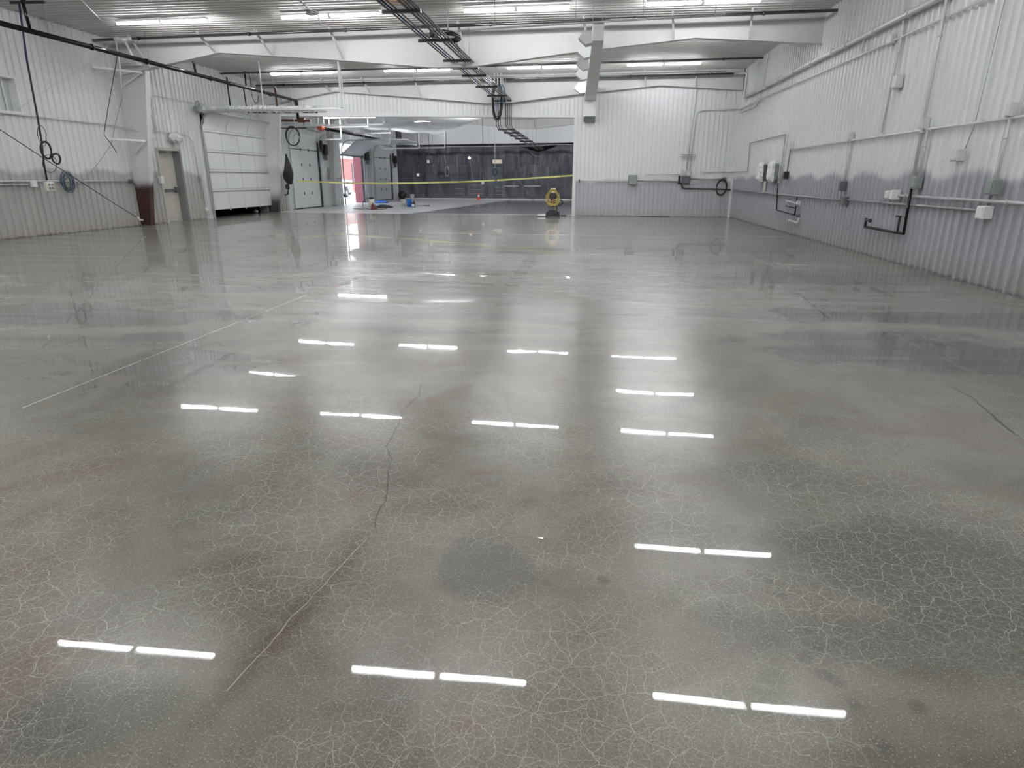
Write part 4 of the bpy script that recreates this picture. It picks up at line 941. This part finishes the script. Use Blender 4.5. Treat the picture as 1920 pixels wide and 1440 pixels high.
MB().tube([hp+Vector((-1.1, 0, -.32)), hp+Vector((.2, 0, -.32))], .025, 6).tube([hp+Vector((.1, 0, -.3)), hp+Vector((.1, 0, 0))], .02, 6).obj('support_bar', m_black, t)
# white rails hung in the far hall left side
for i, (a, b_, c_) in enumerate((((610, 262), (640, 262), 28.5), ((683, 270), (731, 270), 33), ((716, 278), (786, 278), 36))):
    p, q = PL(*a, c_), PL(*b_, c_); t = thing('hung_rail', ['nearest', 'middle', 'furthest'][i]+' white rail hung under the ceiling of the far hall', 'rail', p)
    MB().tube(rounded([p, q, q+Vector((0, 0, .75))], .08), .035, 8).obj('rail', m_white, t)
    MB().tube([p, (p.x, p.y, ZC)], .02, 6).obj('hanger_rod', m_white, t); MB().tube([(q.x, q.y, q.z+.7), (q.x, q.y, ZC)], .02, 6).obj('hanger_rod', m_white, t)
# cross bar with verticals
bl = thing('black_hose_bar', 'thick black hose line across the far hall above the plastic curtain', 'pipe', (-10, 46.2, 3.7))
MB().tube([(XL+.1, LY(XL, 45.6), 3.62), (-9, LY(-9, 45.6), 3.66), (XR-.12, LY(XR, 45.6), 3.75)], .06, 8).obj('pipe', m_bpipe, bl)
lat_pipe('grey_cross_pipe', 44.9, -13.6, -3.2, 3.52, .025, m_gcond, 'thin grey pipe across the far hall below the black line', (-11, -7, -4))

# ---------------------------------------------------------------- plastic sheets
def yp(x): return 46.9 - .06*(x+5)
m_ = MB(); nx, nz = 90, 16; vs = []
for i in range(nx+1):
    x = XL+.05+(XR-XL-.1)*i/nx
    sag = .42*max(0, 1-abs((x+3.7)/1.3))**.8
    for k in range(nz+1):
        zt = 3.60-sag; z = zt*k/nz; fold = .05*math.sin(x*5.1+z*.8)+.03*math.sin(x*11+z*2.1)+.05*math.sin(x*1.7-z*1.6)
        vs.append((x, yp(x)+fold*(1.3-k/nz*.6)+random.uniform(-.012, .012), z+.003))
m_.add(vs, [(i*(nz+1)+k, (i+1)*(nz+1)+k, (i+1)*(nz+1)+k+1, i*(nz+1)+k+1) for i in range(nx) for k in range(nz)], True)
cu = m_.obj('plastic_curtain', m_film); tag(cu, 'clear plastic curtain closing the dark end of the far hall', 'plastic sheet')
m_fold = film('fold_highlight', (.70, .73, .82), .15, .2)  # paler film for tubes that draw highlights along the folds
for i, pts in enumerate((((748, 330), (790, 350), (815, 363), (860, 372)), ((925, 342), (940, 358), (957, 374)), ((972, 335), (982, 352), (1000, 373)), ((1012, 345), (1008, 325), (1020, 322)), ((985, 275), (1000, 292), (1015, 293), (1028, 280)), ((1040, 372), (1062, 350), (1070, 330)), ((880, 280), (885, 330)), ((858, 290), (857, 315)), ((790, 285), (770, 300)), ((950, 345), (965, 370)), ((760, 352), (775, 374)))):
    q = [PL(x, y, 46.2, .06) for x, y in pts]; q = [Vector((p.x, yp(p.x)-.09, p.z)) for p in q]
    MB().tube(rounded(q, .4, 5), .016, 6).obj('fold', m_fold, cu)
random.seed(21)
for i in range(34):
    x0 = random.uniform(XL+.5, XR-1); z1 = random.choice((3.3, 2.9, 2.2)); z0 = random.uniform(.1, 1.6); dx = random.uniform(-.9, .9)
    q = [(x0, z1), (x0+dx*.35, (z0+z1)/2), (x0+dx, z0)]; q = [Vector((x, yp(x)-.085, z)) for x, z in q]
    MB().tube(rounded(q, .5, 5), random.uniform(.006, .012), 5).obj('fold', m_fold, cu)  # thin pale tubes painted in as more fold highlights
MB().tube([(x, yp(x)-.06+.05*math.sin(x*3), .03) for x in [XL+.1+i*.5 for i in range(39)]], .05, 6).obj('floor_tape', m_wplast, cu)
# milky sheet hung under the ceiling beyond the opening
m_ = MB(); vs = []; A0, B0, C0 = Vector((-10.6, 28.3, 4.15)), Vector((-3.9, 27.5, 4.02)), PY(815, 252, 37)
nx, ny = 22, 10
D0 = Vector((-13.6, 37, C0.z+.4))
for i in range(nx+1):
    for k in range(ny+1):
        a, b_ = i/nx, k/ny
        top = A0.lerp(B0, a); bot = D0.lerp(C0, a); p = top.lerp(bot, b_); p.z -= .12*math.sin(math.pi*b_)+.04*math.sin(a*15+b_*4)
        vs.append(p)
m_.add(vs, [(i*(ny+1)+k, (i+1)*(ny+1)+k, (i+1)*(ny+1)+k+1, i*(ny+1)+k+1) for i in range(nx) for k in range(ny)], True)
tag(m_.obj('milky_sheet', m_film2), 'milky plastic sheet draped below the ceiling just past the opening', 'plastic sheet')

# ---------------------------------------------------------------- behind the plastic
def brect(px0, py0, px1, py1, y=53): a, b_ = PY(px0, py1, y), PY(px1, py0, y); return a, b_
def wcab(px0, py0, px1, py1, lab, mat, y=53.5, dep=.5, drawers=3, cat='cabinet'):
    a, b_ = brect(px0, py0, px1, py1, y); a.z = max(0, a.z)
    t = thing('tool_cabinet', lab, cat, ((a.x+b_.x)/2, y, a.z)); MB().box((a.x, y, a.z), (b_.x, y+dep, b_.z)).obj('body', mat, t)
    for k in range(drawers):
        z0 = a.z+(b_.z-a.z)*(k+.08)/drawers; z1 = a.z+(b_.z-a.z)*(k+.92)/drawers
        dr = MB().box((a.x+.04, y-.025, z0), (b_.x-.04, y, z1)).obj('drawer', m_dark, t); MB().box((a.x+.15, y-.05, z1-.06), (b_.x-.15, y-.025, z1-.03)).obj('handle', m_galv, dr)
wcab(878, 345, 908, 372, 'dark drawer cabinet behind the plastic, right behind the orange cone', m_dark2)
wcab(925, 350, 948, 372, 'dark drawer cabinet behind the plastic under the blue cord ring', m_dark2)
wcab(850, 352, 872, 372, 'low dark cabinet behind the plastic, left end of the row', m_dark2, drawers=2)
for (x0, x1, lab) in ((945, 972, 'left'), (983, 1013, 'right')):
    a, b_ = brect(x0, 349, x1, 372, 52.5); t = thing('workbench', lab+' workbench with pale top behind the plastic curtain', 'workbench', ((a.x+b_.x)/2, 52.5, 0))
    MB().box((a.x, 52.3, a.z+.90), (b_.x, 53.1, a.z+.97)).obj('bench_top', m_galv, t)
    for x in (a.x+.05, b_.x-.05):
        for y in (52.4, 53.0): MB().box((x-.03, y-.03, 0), (x+.03, y+.03, a.z+.9)).obj('leg', m_dark2, t)
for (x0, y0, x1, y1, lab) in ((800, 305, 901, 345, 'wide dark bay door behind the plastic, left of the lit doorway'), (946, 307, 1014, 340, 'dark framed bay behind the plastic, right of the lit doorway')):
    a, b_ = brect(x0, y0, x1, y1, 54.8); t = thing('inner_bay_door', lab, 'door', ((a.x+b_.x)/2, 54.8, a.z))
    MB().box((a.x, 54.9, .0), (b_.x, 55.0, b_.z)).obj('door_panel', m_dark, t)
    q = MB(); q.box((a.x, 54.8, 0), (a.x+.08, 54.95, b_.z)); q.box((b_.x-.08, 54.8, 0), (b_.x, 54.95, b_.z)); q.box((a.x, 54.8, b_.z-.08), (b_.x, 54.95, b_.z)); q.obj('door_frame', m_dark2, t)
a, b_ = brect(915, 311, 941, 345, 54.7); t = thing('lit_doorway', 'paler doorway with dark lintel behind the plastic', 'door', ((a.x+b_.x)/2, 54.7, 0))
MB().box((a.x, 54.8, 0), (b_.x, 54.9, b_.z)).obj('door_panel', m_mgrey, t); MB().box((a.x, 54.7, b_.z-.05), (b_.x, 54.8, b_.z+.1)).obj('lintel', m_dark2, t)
for (x0, y0, x1, y1, lab) in ((845, 308, 858, 345, 'pale tall panel behind the plastic, left'), (862, 310, 875, 330, 'pale window behind the plastic beside the tall panel'), (992, 308, 1003, 325, 'pale small window behind the plastic, right')):
    a, b_ = brect(x0, y0, x1, y1, 54.6); tag(MB().bbox(((a.x+b_.x)/2, 54.7, (a.z+b_.z)/2), (b_.x-a.x, .08, b_.z-a.z), .02).obj('wall_panel', m_mgrey), lab, 'panel')
p = PY(880, 296, 53.5); t = thing('bulb_lamp', 'warm round lamp glowing behind the plastic', 'lamp', p); MB().lathe(p, [(0, -.12), (.08, -.09), (.12, 0), (.08, .09), (0, .12)], 14).obj('bulb', m_warm, t); MB().tube([p+Vector((0, 0, .1)), (p.x, p.y, ZC)], .015, 6).obj('cord', m_black, t)
p = PY(932, 303, 54.4); t = thing('wall_light', 'dim wide lamp above the doorway behind the plastic', 'lamp', p); MB().bbox(p, (.75, .1, .30), .04).obj('lens', m_cool, t); MB().bbox(p+Vector((0, .08, 0)), (.9, .06, .4), .02).obj('back_plate', m_dark, t)
# white bucket and round fan by the curtain
def bucket(g_, h, r, mat, lab, handle=True, name='bucket'):
    t = thing(name, lab, 'bucket', g_); MB().lathe(g_, [(0, .005), (r*.86, .0), (r*.95, h*.7), (r*.98, h*.72), (r*1.04, h*.73), (r*1.04, h*.77), (r*.99, h*.78), (r*1.0, h*.96), (r*1.05, h*.97), (r*1.05, h), (r*.95, h), (r*.84, .02)], 22).obj('body', mat, t)
    if handle: MB().tube(arc((g_[0], g_[1], h*.85), r*1.08, 0, -math.pi, 10, (1, 0, 0), (0, -.5, .75)), .005, 5).obj('handle', m_galv, t)
    return t
bucket(G(773, 374.3), .37, .15, m_wplast, 'white plastic bucket standing by the plastic curtain')
gp = G(752, 373)+Vector((.35, -.9, 0)); t = thing('floor_fan', 'black round floor fan beside the far left door and plastic', 'fan', gp)
MB().lathe(gp+Vector((0, 0, .30)), [(.0, -.1), (.27, -.08), (.29, 0), (.27, .08), (.24, .08), (.24, -.05), (0, -.05)], 22, 1).obj('drum', m_black, t); MB().box(gp+Vector((-.25, -.12, 0)), gp+Vector((.25, .12, .04))).obj('foot', m_dgrey, t)
MB().lathe(gp+Vector((0, 0, .30)), [(0, -.12), (.06, -.11), (.06, -.05), (0, -.05)], 12, 1).obj('hub', m_dgrey, t)

# ---------------------------------------------------------------- drop cords in the far hall
for px, py0, py1, by, hasbox, mat, lab in ((785, 305, 322, 328, True, m_rubber, 'first drop cord from the left with white plug before the plastic'), (805, 286, 308, 303, True, m_rubber, 'drop cord with big ring and white plug, second from the left'),
                                   (838, 312, 330, 0, False, m_gcond, 'grey drop cord with tangled loop, third from the left'), (906, 324, 338, 343, True, m_rubber, 'drop cord with white plug touching the yellow tape'), (928, 317, 328, 0, False, m_bluecord, 'drop cord with blue ring, furthest right')):
    c_ = PL(px, (py0+py1)/2, 38); top = (c_.x, c_.y, ZC); hh = (PL(px, py0, 38).z-PL(px, py1, 38).z)/2
    t = thing('extension_cord', lab, 'cord', c_, 'cords hanging in the far hall')
    MB().tube([top, (c_.x, c_.y, c_.z+hh)], .014 if px != 928 else .02, 6).obj('cord', m_rubber if px != 928 else m_cond, t)
    coil(c_, hh, 3 if px != 928 else 6, .013 if px != 928 else .02, (1, 0, 0), (0, 0, 1), mat, 'loop', parent=t, squash=.45 if px not in (805, 928) else .8)
    if hasbox:
        b_ = PL(px-(2 if px == 805 else 1), by, 38); MB().bbox(b_, (.15, .12, .17), .02).obj('plug_box', m_wplast, t)
# yellow tape
tp = [PX(556, 339, -13.65), PL(640, 343, 30), PL(748, 344, 28), PL(900, 340, 27), PL(1000, 334, 26.4), PL(1074, 329, 25.98)]
m_ = MB(); vs = []; R_ = rounded(tp, 1.5, 6)
for i, p in enumerate(R_):
    tw = .5*math.sin(i*.9); w_ = .036; vs += [(p.x, p.y-w_*math.sin(tw)*.5, p.z+w_*math.cos(tw)*.9), (p.x, p.y+w_*math.sin(tw)*.5, p.z-w_*math.cos(tw)*.9)]
m_.add(vs, [(2*i, 2*i+1, 2*i+3, 2*i+2) for i in range(len(R_)-1)]); tag(m_.obj('caution_tape', m_tape), 'yellow barrier tape stretched across the wide opening', 'tape')

# ---------------------------------------------------------------- things on the floor
# traffic cone
g0 = G(897.5, 374.8); t = thing('traffic_cone', 'orange cone with white collar by the plastic curtain', 'traffic cone', g0)
MB().bbox(g0+Vector((0, 0, .015)), (.30, .30, .03), .01).obj('base', m_orange, t)
MB().lathe(g0, [(.115, .03), (.075, .22)], 20).lathe(g0, [(.048, .36), (.03, .48), (.02, .485), (0, .485)], 20).obj('cone_body', m_orange, t); MB().lathe(g0, [(.075, .22), (.048, .36)], 20).obj('collar', m_wplast, t)
# blue bucket and its neighbours
bucket(G(768, 388), .40, .15, m_blue, 'blue bucket standing in the far hall')
bucket(G(759.5, 386.5)+Vector((-.35, .9, 0)), .34, .13, m_cream, 'cream bucket behind the blue one')
g0 = G(775.5, 389); t = thing('jug', 'black and white jug in front of the blue bucket', 'jug', g0); MB().bbox(g0+Vector((0, 0, .13)), (.17, .13, .26), .03).obj('body', m_dark2, t); MB().bbox(g0+Vector((0, -.067, .11)), (.15, .01, .14), .003).obj('paper_label', m_cream, t); MB().lathe(g0+Vector((.02, 0, .26)), [(.05, 0), (.03, .05), (.03, .08), (0, .08)], 10).obj('cap', m_black, t)
# backpack sprayer / vacuum with hose
g0 = G(698, 393); t = thing('spray_tank', 'pale tank with black hose and red foot on the far floor', 'sprayer', g0)
MB().lathe(g0+Vector((0, 0, .10)), [(0, 0), (.13, .02), (.15, .1), (.15, .3), (.12, .38), (.05, .40), (0, .40)], 18).obj('tank', m_cream, t)
MB().lathe(g0+Vector((0, 0, .48)), [(0, 0), (.10, 0), (.11, .05), (.08, .09), (0, .09)], 14).obj('lid', m_black, t)
MB().prism([g0+Vector(v) for v in ((-.02, -.18, 0), (.20, -.18, 0), (.22, -.18, .1), (.08, -.18, .32), (.02, -.18, .2))], (0, .3, 0)).obj('foot', m_redpr, t)
hc = g0+Vector((-.16, -.1, .24)); MB().tube([g0+Vector((-.05, 0, .55)), g0+Vector((-.25, -.02, .52)), g0+Vector((-.42, -.05, .35)), g0+Vector((-.44, -.08, .12)), g0+Vector((-.25, -.15, .04)), g0+Vector((0, -.22, .03))], .014, 7).obj('hose', m_rubber, t)
tag(MB().tube([g0+Vector((-.95, .05, .03)), g0+Vector((-.35, -.1, .03))], .016, 7).obj('spray_wand', m_dgrey), 'short dark wand lying left of the pale tank', 'wand')
tag(MB().tube([g0+Vector((.20, -.15, .03)), g0+Vector((.62, -.1, .03)), g0+Vector((.75, -.02, .08))], .013, 7).obj('red_hose', m_brown), 'short red hose lying right of the pale tank', 'hose')
def lump(c_, sx, sy, h, mat, name, lab, cat, seed=1):
    random.seed(seed); m_ = MB(); vs = []; n, k_ = 14, 9
    for k in range(k_+1):
        a = (math.pi/2)*k/k_
        for i in range(n):
            b_ = 2*math.pi*i/n; rr = 1+random.uniform(-.18, .18)
            vs.append((c_[0]+sx*rr*math.cos(a)*math.cos(b_), c_[1]+sy*rr*math.cos(a)*math.sin(b_), c_[2]+max(.004, h*math.sin(a)*(1+random.uniform(-.25, .25)))))
    m_.add(vs, [(k*n+i, k*n+(i+1) % n, (k+1)*n+(i+1) % n, (k+1)*n+i) for k in range(k_) for i in range(n)], False)
    return tag(m_.obj(name, mat), lab, cat)
lump(G(720, 389.5), .42, .5, .14, m_rubber, 'black_bag', 'black bag lying flat between tank and blue bucket', 'bag', 3)
lump(G(713, 386), .30, .5, .10, M('pale_blue_sheet', (.45, .62, .85), .6), 'folded_sheet', 'pale blue folded sheet between tank and black bag', 'sheet', 5)
lump(G(714, 380.5), .5, .6, .12, m_cloth, 'blue_cloth', 'bundled blue cloth behind the pale tank', 'cloth', 8)
tag(MB().tube([G(781, 386)+Vector((0, 0, .02)), G(806, 386.5)+Vector((0, 0, .02))], .012, 6).bbox(G(797, 386.6)+Vector((.1, 0, .03)), (.3, .06, .05), .01).obj('floor_pole', m_dgrey), 'thin pole lying on the pale floor right of the blue bucket', 'pole')
# polishing machine with the yellow cord
g0 = G(1036, 407.5)+Vector((0, .15, 0)); t = thing('floor_polisher', 'upright floor machine draped in coiled yellow cord at the opening', 'floor machine', g0)
def at(x, y, z): return g0+Vector((x, y, z))
MB().bbox(at(0, .05, .17), (.42, .42, .16), .05).obj('motor_housing', m_dark2, t)
MB().bbox(at(0, .05, .08), (.52, .46, .09), .04).obj('deck', m_black, t)
MB().bbox(at(0, -.02, .34), (.34, .26, .22), .05).obj('front_tank', m_dgrey, t)
for s in (-1, 1):
    MB().lathe(at(s*.24, -.08, .10), [(0, -.03), (.07, -.03), (.10, -.025), (.10, .025), (.07, .03), (0, .03)], 16, 0).obj('wheel', m_tyre, t)
    MB().tube(rounded([at(s*.16, .02, .3), at(s*.18, -.04, .8), at(s*.16, -.08, 1.0), at(s*.10, -.1, 1.05)], .06), .018, 7).obj('handle_post', m_black, t)
MB().tube([at(-.10, -.1, 1.05), at(.10, -.1, 1.05)], .02, 8).obj('grip', m_cream, t)
MB().bbox(at(0, -.06, .84), (.26, .1, .26), .03).obj('control_box', m_dark2, t); MB().bbox(at(0, -.12, .93), (.20, .02, .06), .006).obj('name_plate', m_wplast, t)
MB().bbox(at(0, -.03, .62), (.20, .1, .24), .03).obj('column', m_brown, t)
for k in range(7):
    w_ = .15+.015*k; pts = []
    for i in range(25):
        a = 2*math.pi*i/24; pts.append(at(w_*math.cos(a)*(1.1-.35*math.sin(a))*(1+.08*math.sin(3*a+k*2)), -.15-.012*k+.02*math.sin(5*a+k), .74+(.24+.012*k)*math.sin(a)+.012*math.sin(7*a+k)))
    MB().tube(pts, .011, 6).obj('cord_loop', m_yel, t)
MB().tube([at(.0, -.2, .5), at(.08, -.22, .42), at(.12, -.2, .3), at(.10, -.18, .2)], .012, 6).tube([at(-.14, -.2, .55), at(0, -.22, .62), at(.16, -.2, .7)], .012, 6).tube([at(-.1, -.22, .48), at(.05, -.23, .58), at(.2, -.2, .62)], .012, 6).obj('cord_end', m_yel, t)
MB().tube(arc(at(.28, -.02, .55), .085, R(140), R(-150), 10, (1, 0, 0), (0, 0, 1.1)), .022, 7).obj('hose_hook', m_rubber, t)
MB().bbox(at(.42, 0, .06), (.22, .1, .06), .02).tube([at(.2, 0, .06), at(.35, 0, .06)], .02, 7).obj('side_arm', m_black, t)
g0 = G(1017, 406.5); t = thing('mop_pad', 'flat white mop head lying left of the floor machine', 'mop', g0); MB().bbox(g0+Vector((0, 0, .05)), (.38, .2, .08), .035).obj('pad', m_wplast, t); MB().bbox(g0+Vector((0, -.02, .02)), (.40, .24, .03), .012).obj('holder', m_dgrey, t)
# black tarp on the back left column
c_ = PL(544, 318, 26.2); random.seed(4); vs = []; n, k_ = 12, 14
m_ = MB()
for k in range(k_+1):
    b_ = k/k_; rad = .03+.17*min(1, b_*1.5)*(1 if b_ < .8 else 1-(b_-.8)*3)
    for i in range(n):
        a = 2*math.pi*i/n; rr = rad*(1+.28*math.sin(3*a+k*.3)+random.uniform(-.08, .08)); vs.append((c_.x+rr*math.cos(a)+.05*b_, c_.y-.25+rr*.7*math.sin(a), c_.z+.62-1.22*b_))
m_.add(vs, [(k*n+i, k*n+(i+1) % n, (k+1)*n+(i+1) % n, (k+1)*n+i) for k in range(k_) for i in range(n)], True)
t = tag(m_.obj('black_tarp', m_rubber), 'black tarp hanging on the back left column', 'tarp')
coil(PL(548, 255, 25.6), .36, 3, .02, (1, .2, 0), (0, 0, 1), m_rubber, 'hose_coil', 'black hose ring hanging in front of the back left column', 'hose', squash=.75)
coil(PL(556, 263, 25.4), .26, 3, .007, (1, .2, 0), (0, 0, 1), m_gcond, 'wire_coil', 'thin grey wire ring beside the black hose ring', 'wire', squash=.5)
p = PL(553, 240, 25.6); tag(MB().tube([(p.x, p.y, p.z), (p.x, p.y, ZC)], .014, 7).obj('drop_post', m_cond), 'white drop post holding the black hose ring', 'post')
t = thing('column_valve', 'black valve pipe low on the back left column', 'pipe fitting', PL(537, 352, 26)); q = [PL(x, y, 25.9) for x, y in ((539, 340), (541, 350), (540, 364), (534, 366))]; MB().tube(q, .03, 7).obj('pipe', m_black, t); MB().bbox(PL(539, 350, 25.85), (.16, .1, .2), .02).obj('valve', m_black, t)
# thing hung under the ceiling at top centre
t = thing('hanging_hook', 'grey conduit with a looped hook under the front sprinkler pipe', 'hook', PL(580, 25, 14))
q = [PZ(555, -6, 4.95), PZ(581, 18, 4.95), PZ(595, 22, 4.95), PZ(600, 46, 4.95)]; MB().tube(rounded(q, .3, 5), .018, 7).obj('conduit', m_gcond, t); coil(PZ(585, 25, 4.93), .13, 2, .016, (1, 0, 0), (0, .9, .4), m_gcond, 'ring', parent=t)

# ---------------------------------------------------------------- outside the raised door
y = MB(); y.box((-60, 15, -.12), (XL-.35, 135, -.02)); tag(y.obj('yard', m_asph), 'pale yard outside the raised door', 'ground')['kind'] = 'structure'
# dark box added outside the wide white door to shade the gap
s = MB(); s.box((-19, 21.8, 0), (-18.8, 28.6, 4)); s.box((-19, 21.6, 0), (XL-.35, 21.8, 4)); s.box((-19, 28.4, 0), (XL-.35, 28.6, 4)); s.box((-19, 21.6, 3.9), (XL-.35, 28.6, 4)); s.box((-19, 21.6, -.02), (XL-.35, 28.6, .0)); tag(s.obj('dark_shade_box', m_dark2), 'added dark box shading the gap under the raised white door', 'shade_box')['kind'] = 'structure'
xb = -26
bt = PX(655, 298, xb).z; wa, wb = PX(661, 335, xb), PX(666, 307, xb)
t = thing('brick_building', 'red brick building across the yard', 'building', (xb, 78, 0))
MB().box((xb-4, 45, -.02), (xb, 140, bt)).obj('brick_wall', m_brick, t)
gd = brect  # noqa
MB().box((xb-4.2, 45, bt-.02), (xb+.1, 140, bt+.2)).obj('parapet', m_cream, t)
MB().box((xb-.05, wa.y, 1.0), (xb+.04, wb.y, wb.z)).obj('dark_window', m_black, t)
# pickup: wheel hub placed from the photo on x = -21
wc = PX(651, 367, -19.6); gz = -.02
rad = max(.35, min(.5, wc.z-gz)); wc.z = gz+rad
t = thing('pickup_truck', 'white pickup parked outside the raised door', 'truck', (wc.x, wc.y, gz))
xx = wc.x
def side(pts, d): return MB().prism([(xx-.0, wc.y+a, wc.z+b_) for a, b_ in pts], (-1.8, 0, 0))
archp = [(.52*math.cos(a_), .52*math.sin(a_)) for a_ in [math.pi*k/10 for k in range(11)]]
body = [(-3.6, -.05), (-.52, -.05)] + archp[::-1][0:0] + [(.52*math.cos(math.pi-math.pi*k/10), .52*math.sin(math.pi*k/10)) for k in range(11)] + [(1.35, .0), (1.42, .30), (1.35, .95), (-.2, 1.02), (-3.6, 1.02)]
side(body, 0).obj('body', m_truck, t)
side([(-3.5, 1.02), (-1.6, 1.02), (-2.0, 1.62), (-3.5, 1.65)], 0).obj('cab', m_dgrey, t)
MB().box((xx-1.8, wc.y+1.25, wc.z-.05), (xx+.02, wc.y+1.52, wc.z+.16)).obj('bumper', m_rim, t)
MB().box((xx-1.6, wc.y-3.4, wc.z-.18), (xx-.1, wc.y+1.2, wc.z+.02)).obj('underbody', m_rubber, t)
MB().bbox((xx+.005, wc.y+1.22, wc.z+.62), (.03, .22, .3), .01).obj('lamp', m_mgrey, t)
for dy in (0, -3.1):
    w_ = MB().lathe((xx-.10, wc.y+dy, wc.z), [(rad*.62, .1), (rad*.9, .12), (rad, .08), (rad, -.12), (0, -.12)], 24, 0).obj('wheel', m_tyre, t)
    rm = MB().lathe((xx-.10, wc.y+dy, wc.z), [(rad*.62, .1), (rad*.55, .05), (rad*.2, .07), (0, .08)], 24, 0)
    rm.obj('rim', m_rim, w_)
    hb = MB()
    for k in range(6): a_ = 2*math.pi*k/6; hb.lathe((xx-.03, wc.y+dy+rad*.38*math.cos(a_), wc.z+rad*.38*math.sin(a_)), [(0, 0), (rad*.1, -.005), (rad*.1, .012), (0, .012)], 8, 0)
    hb.obj('rim_slot', m_dgrey, w_)
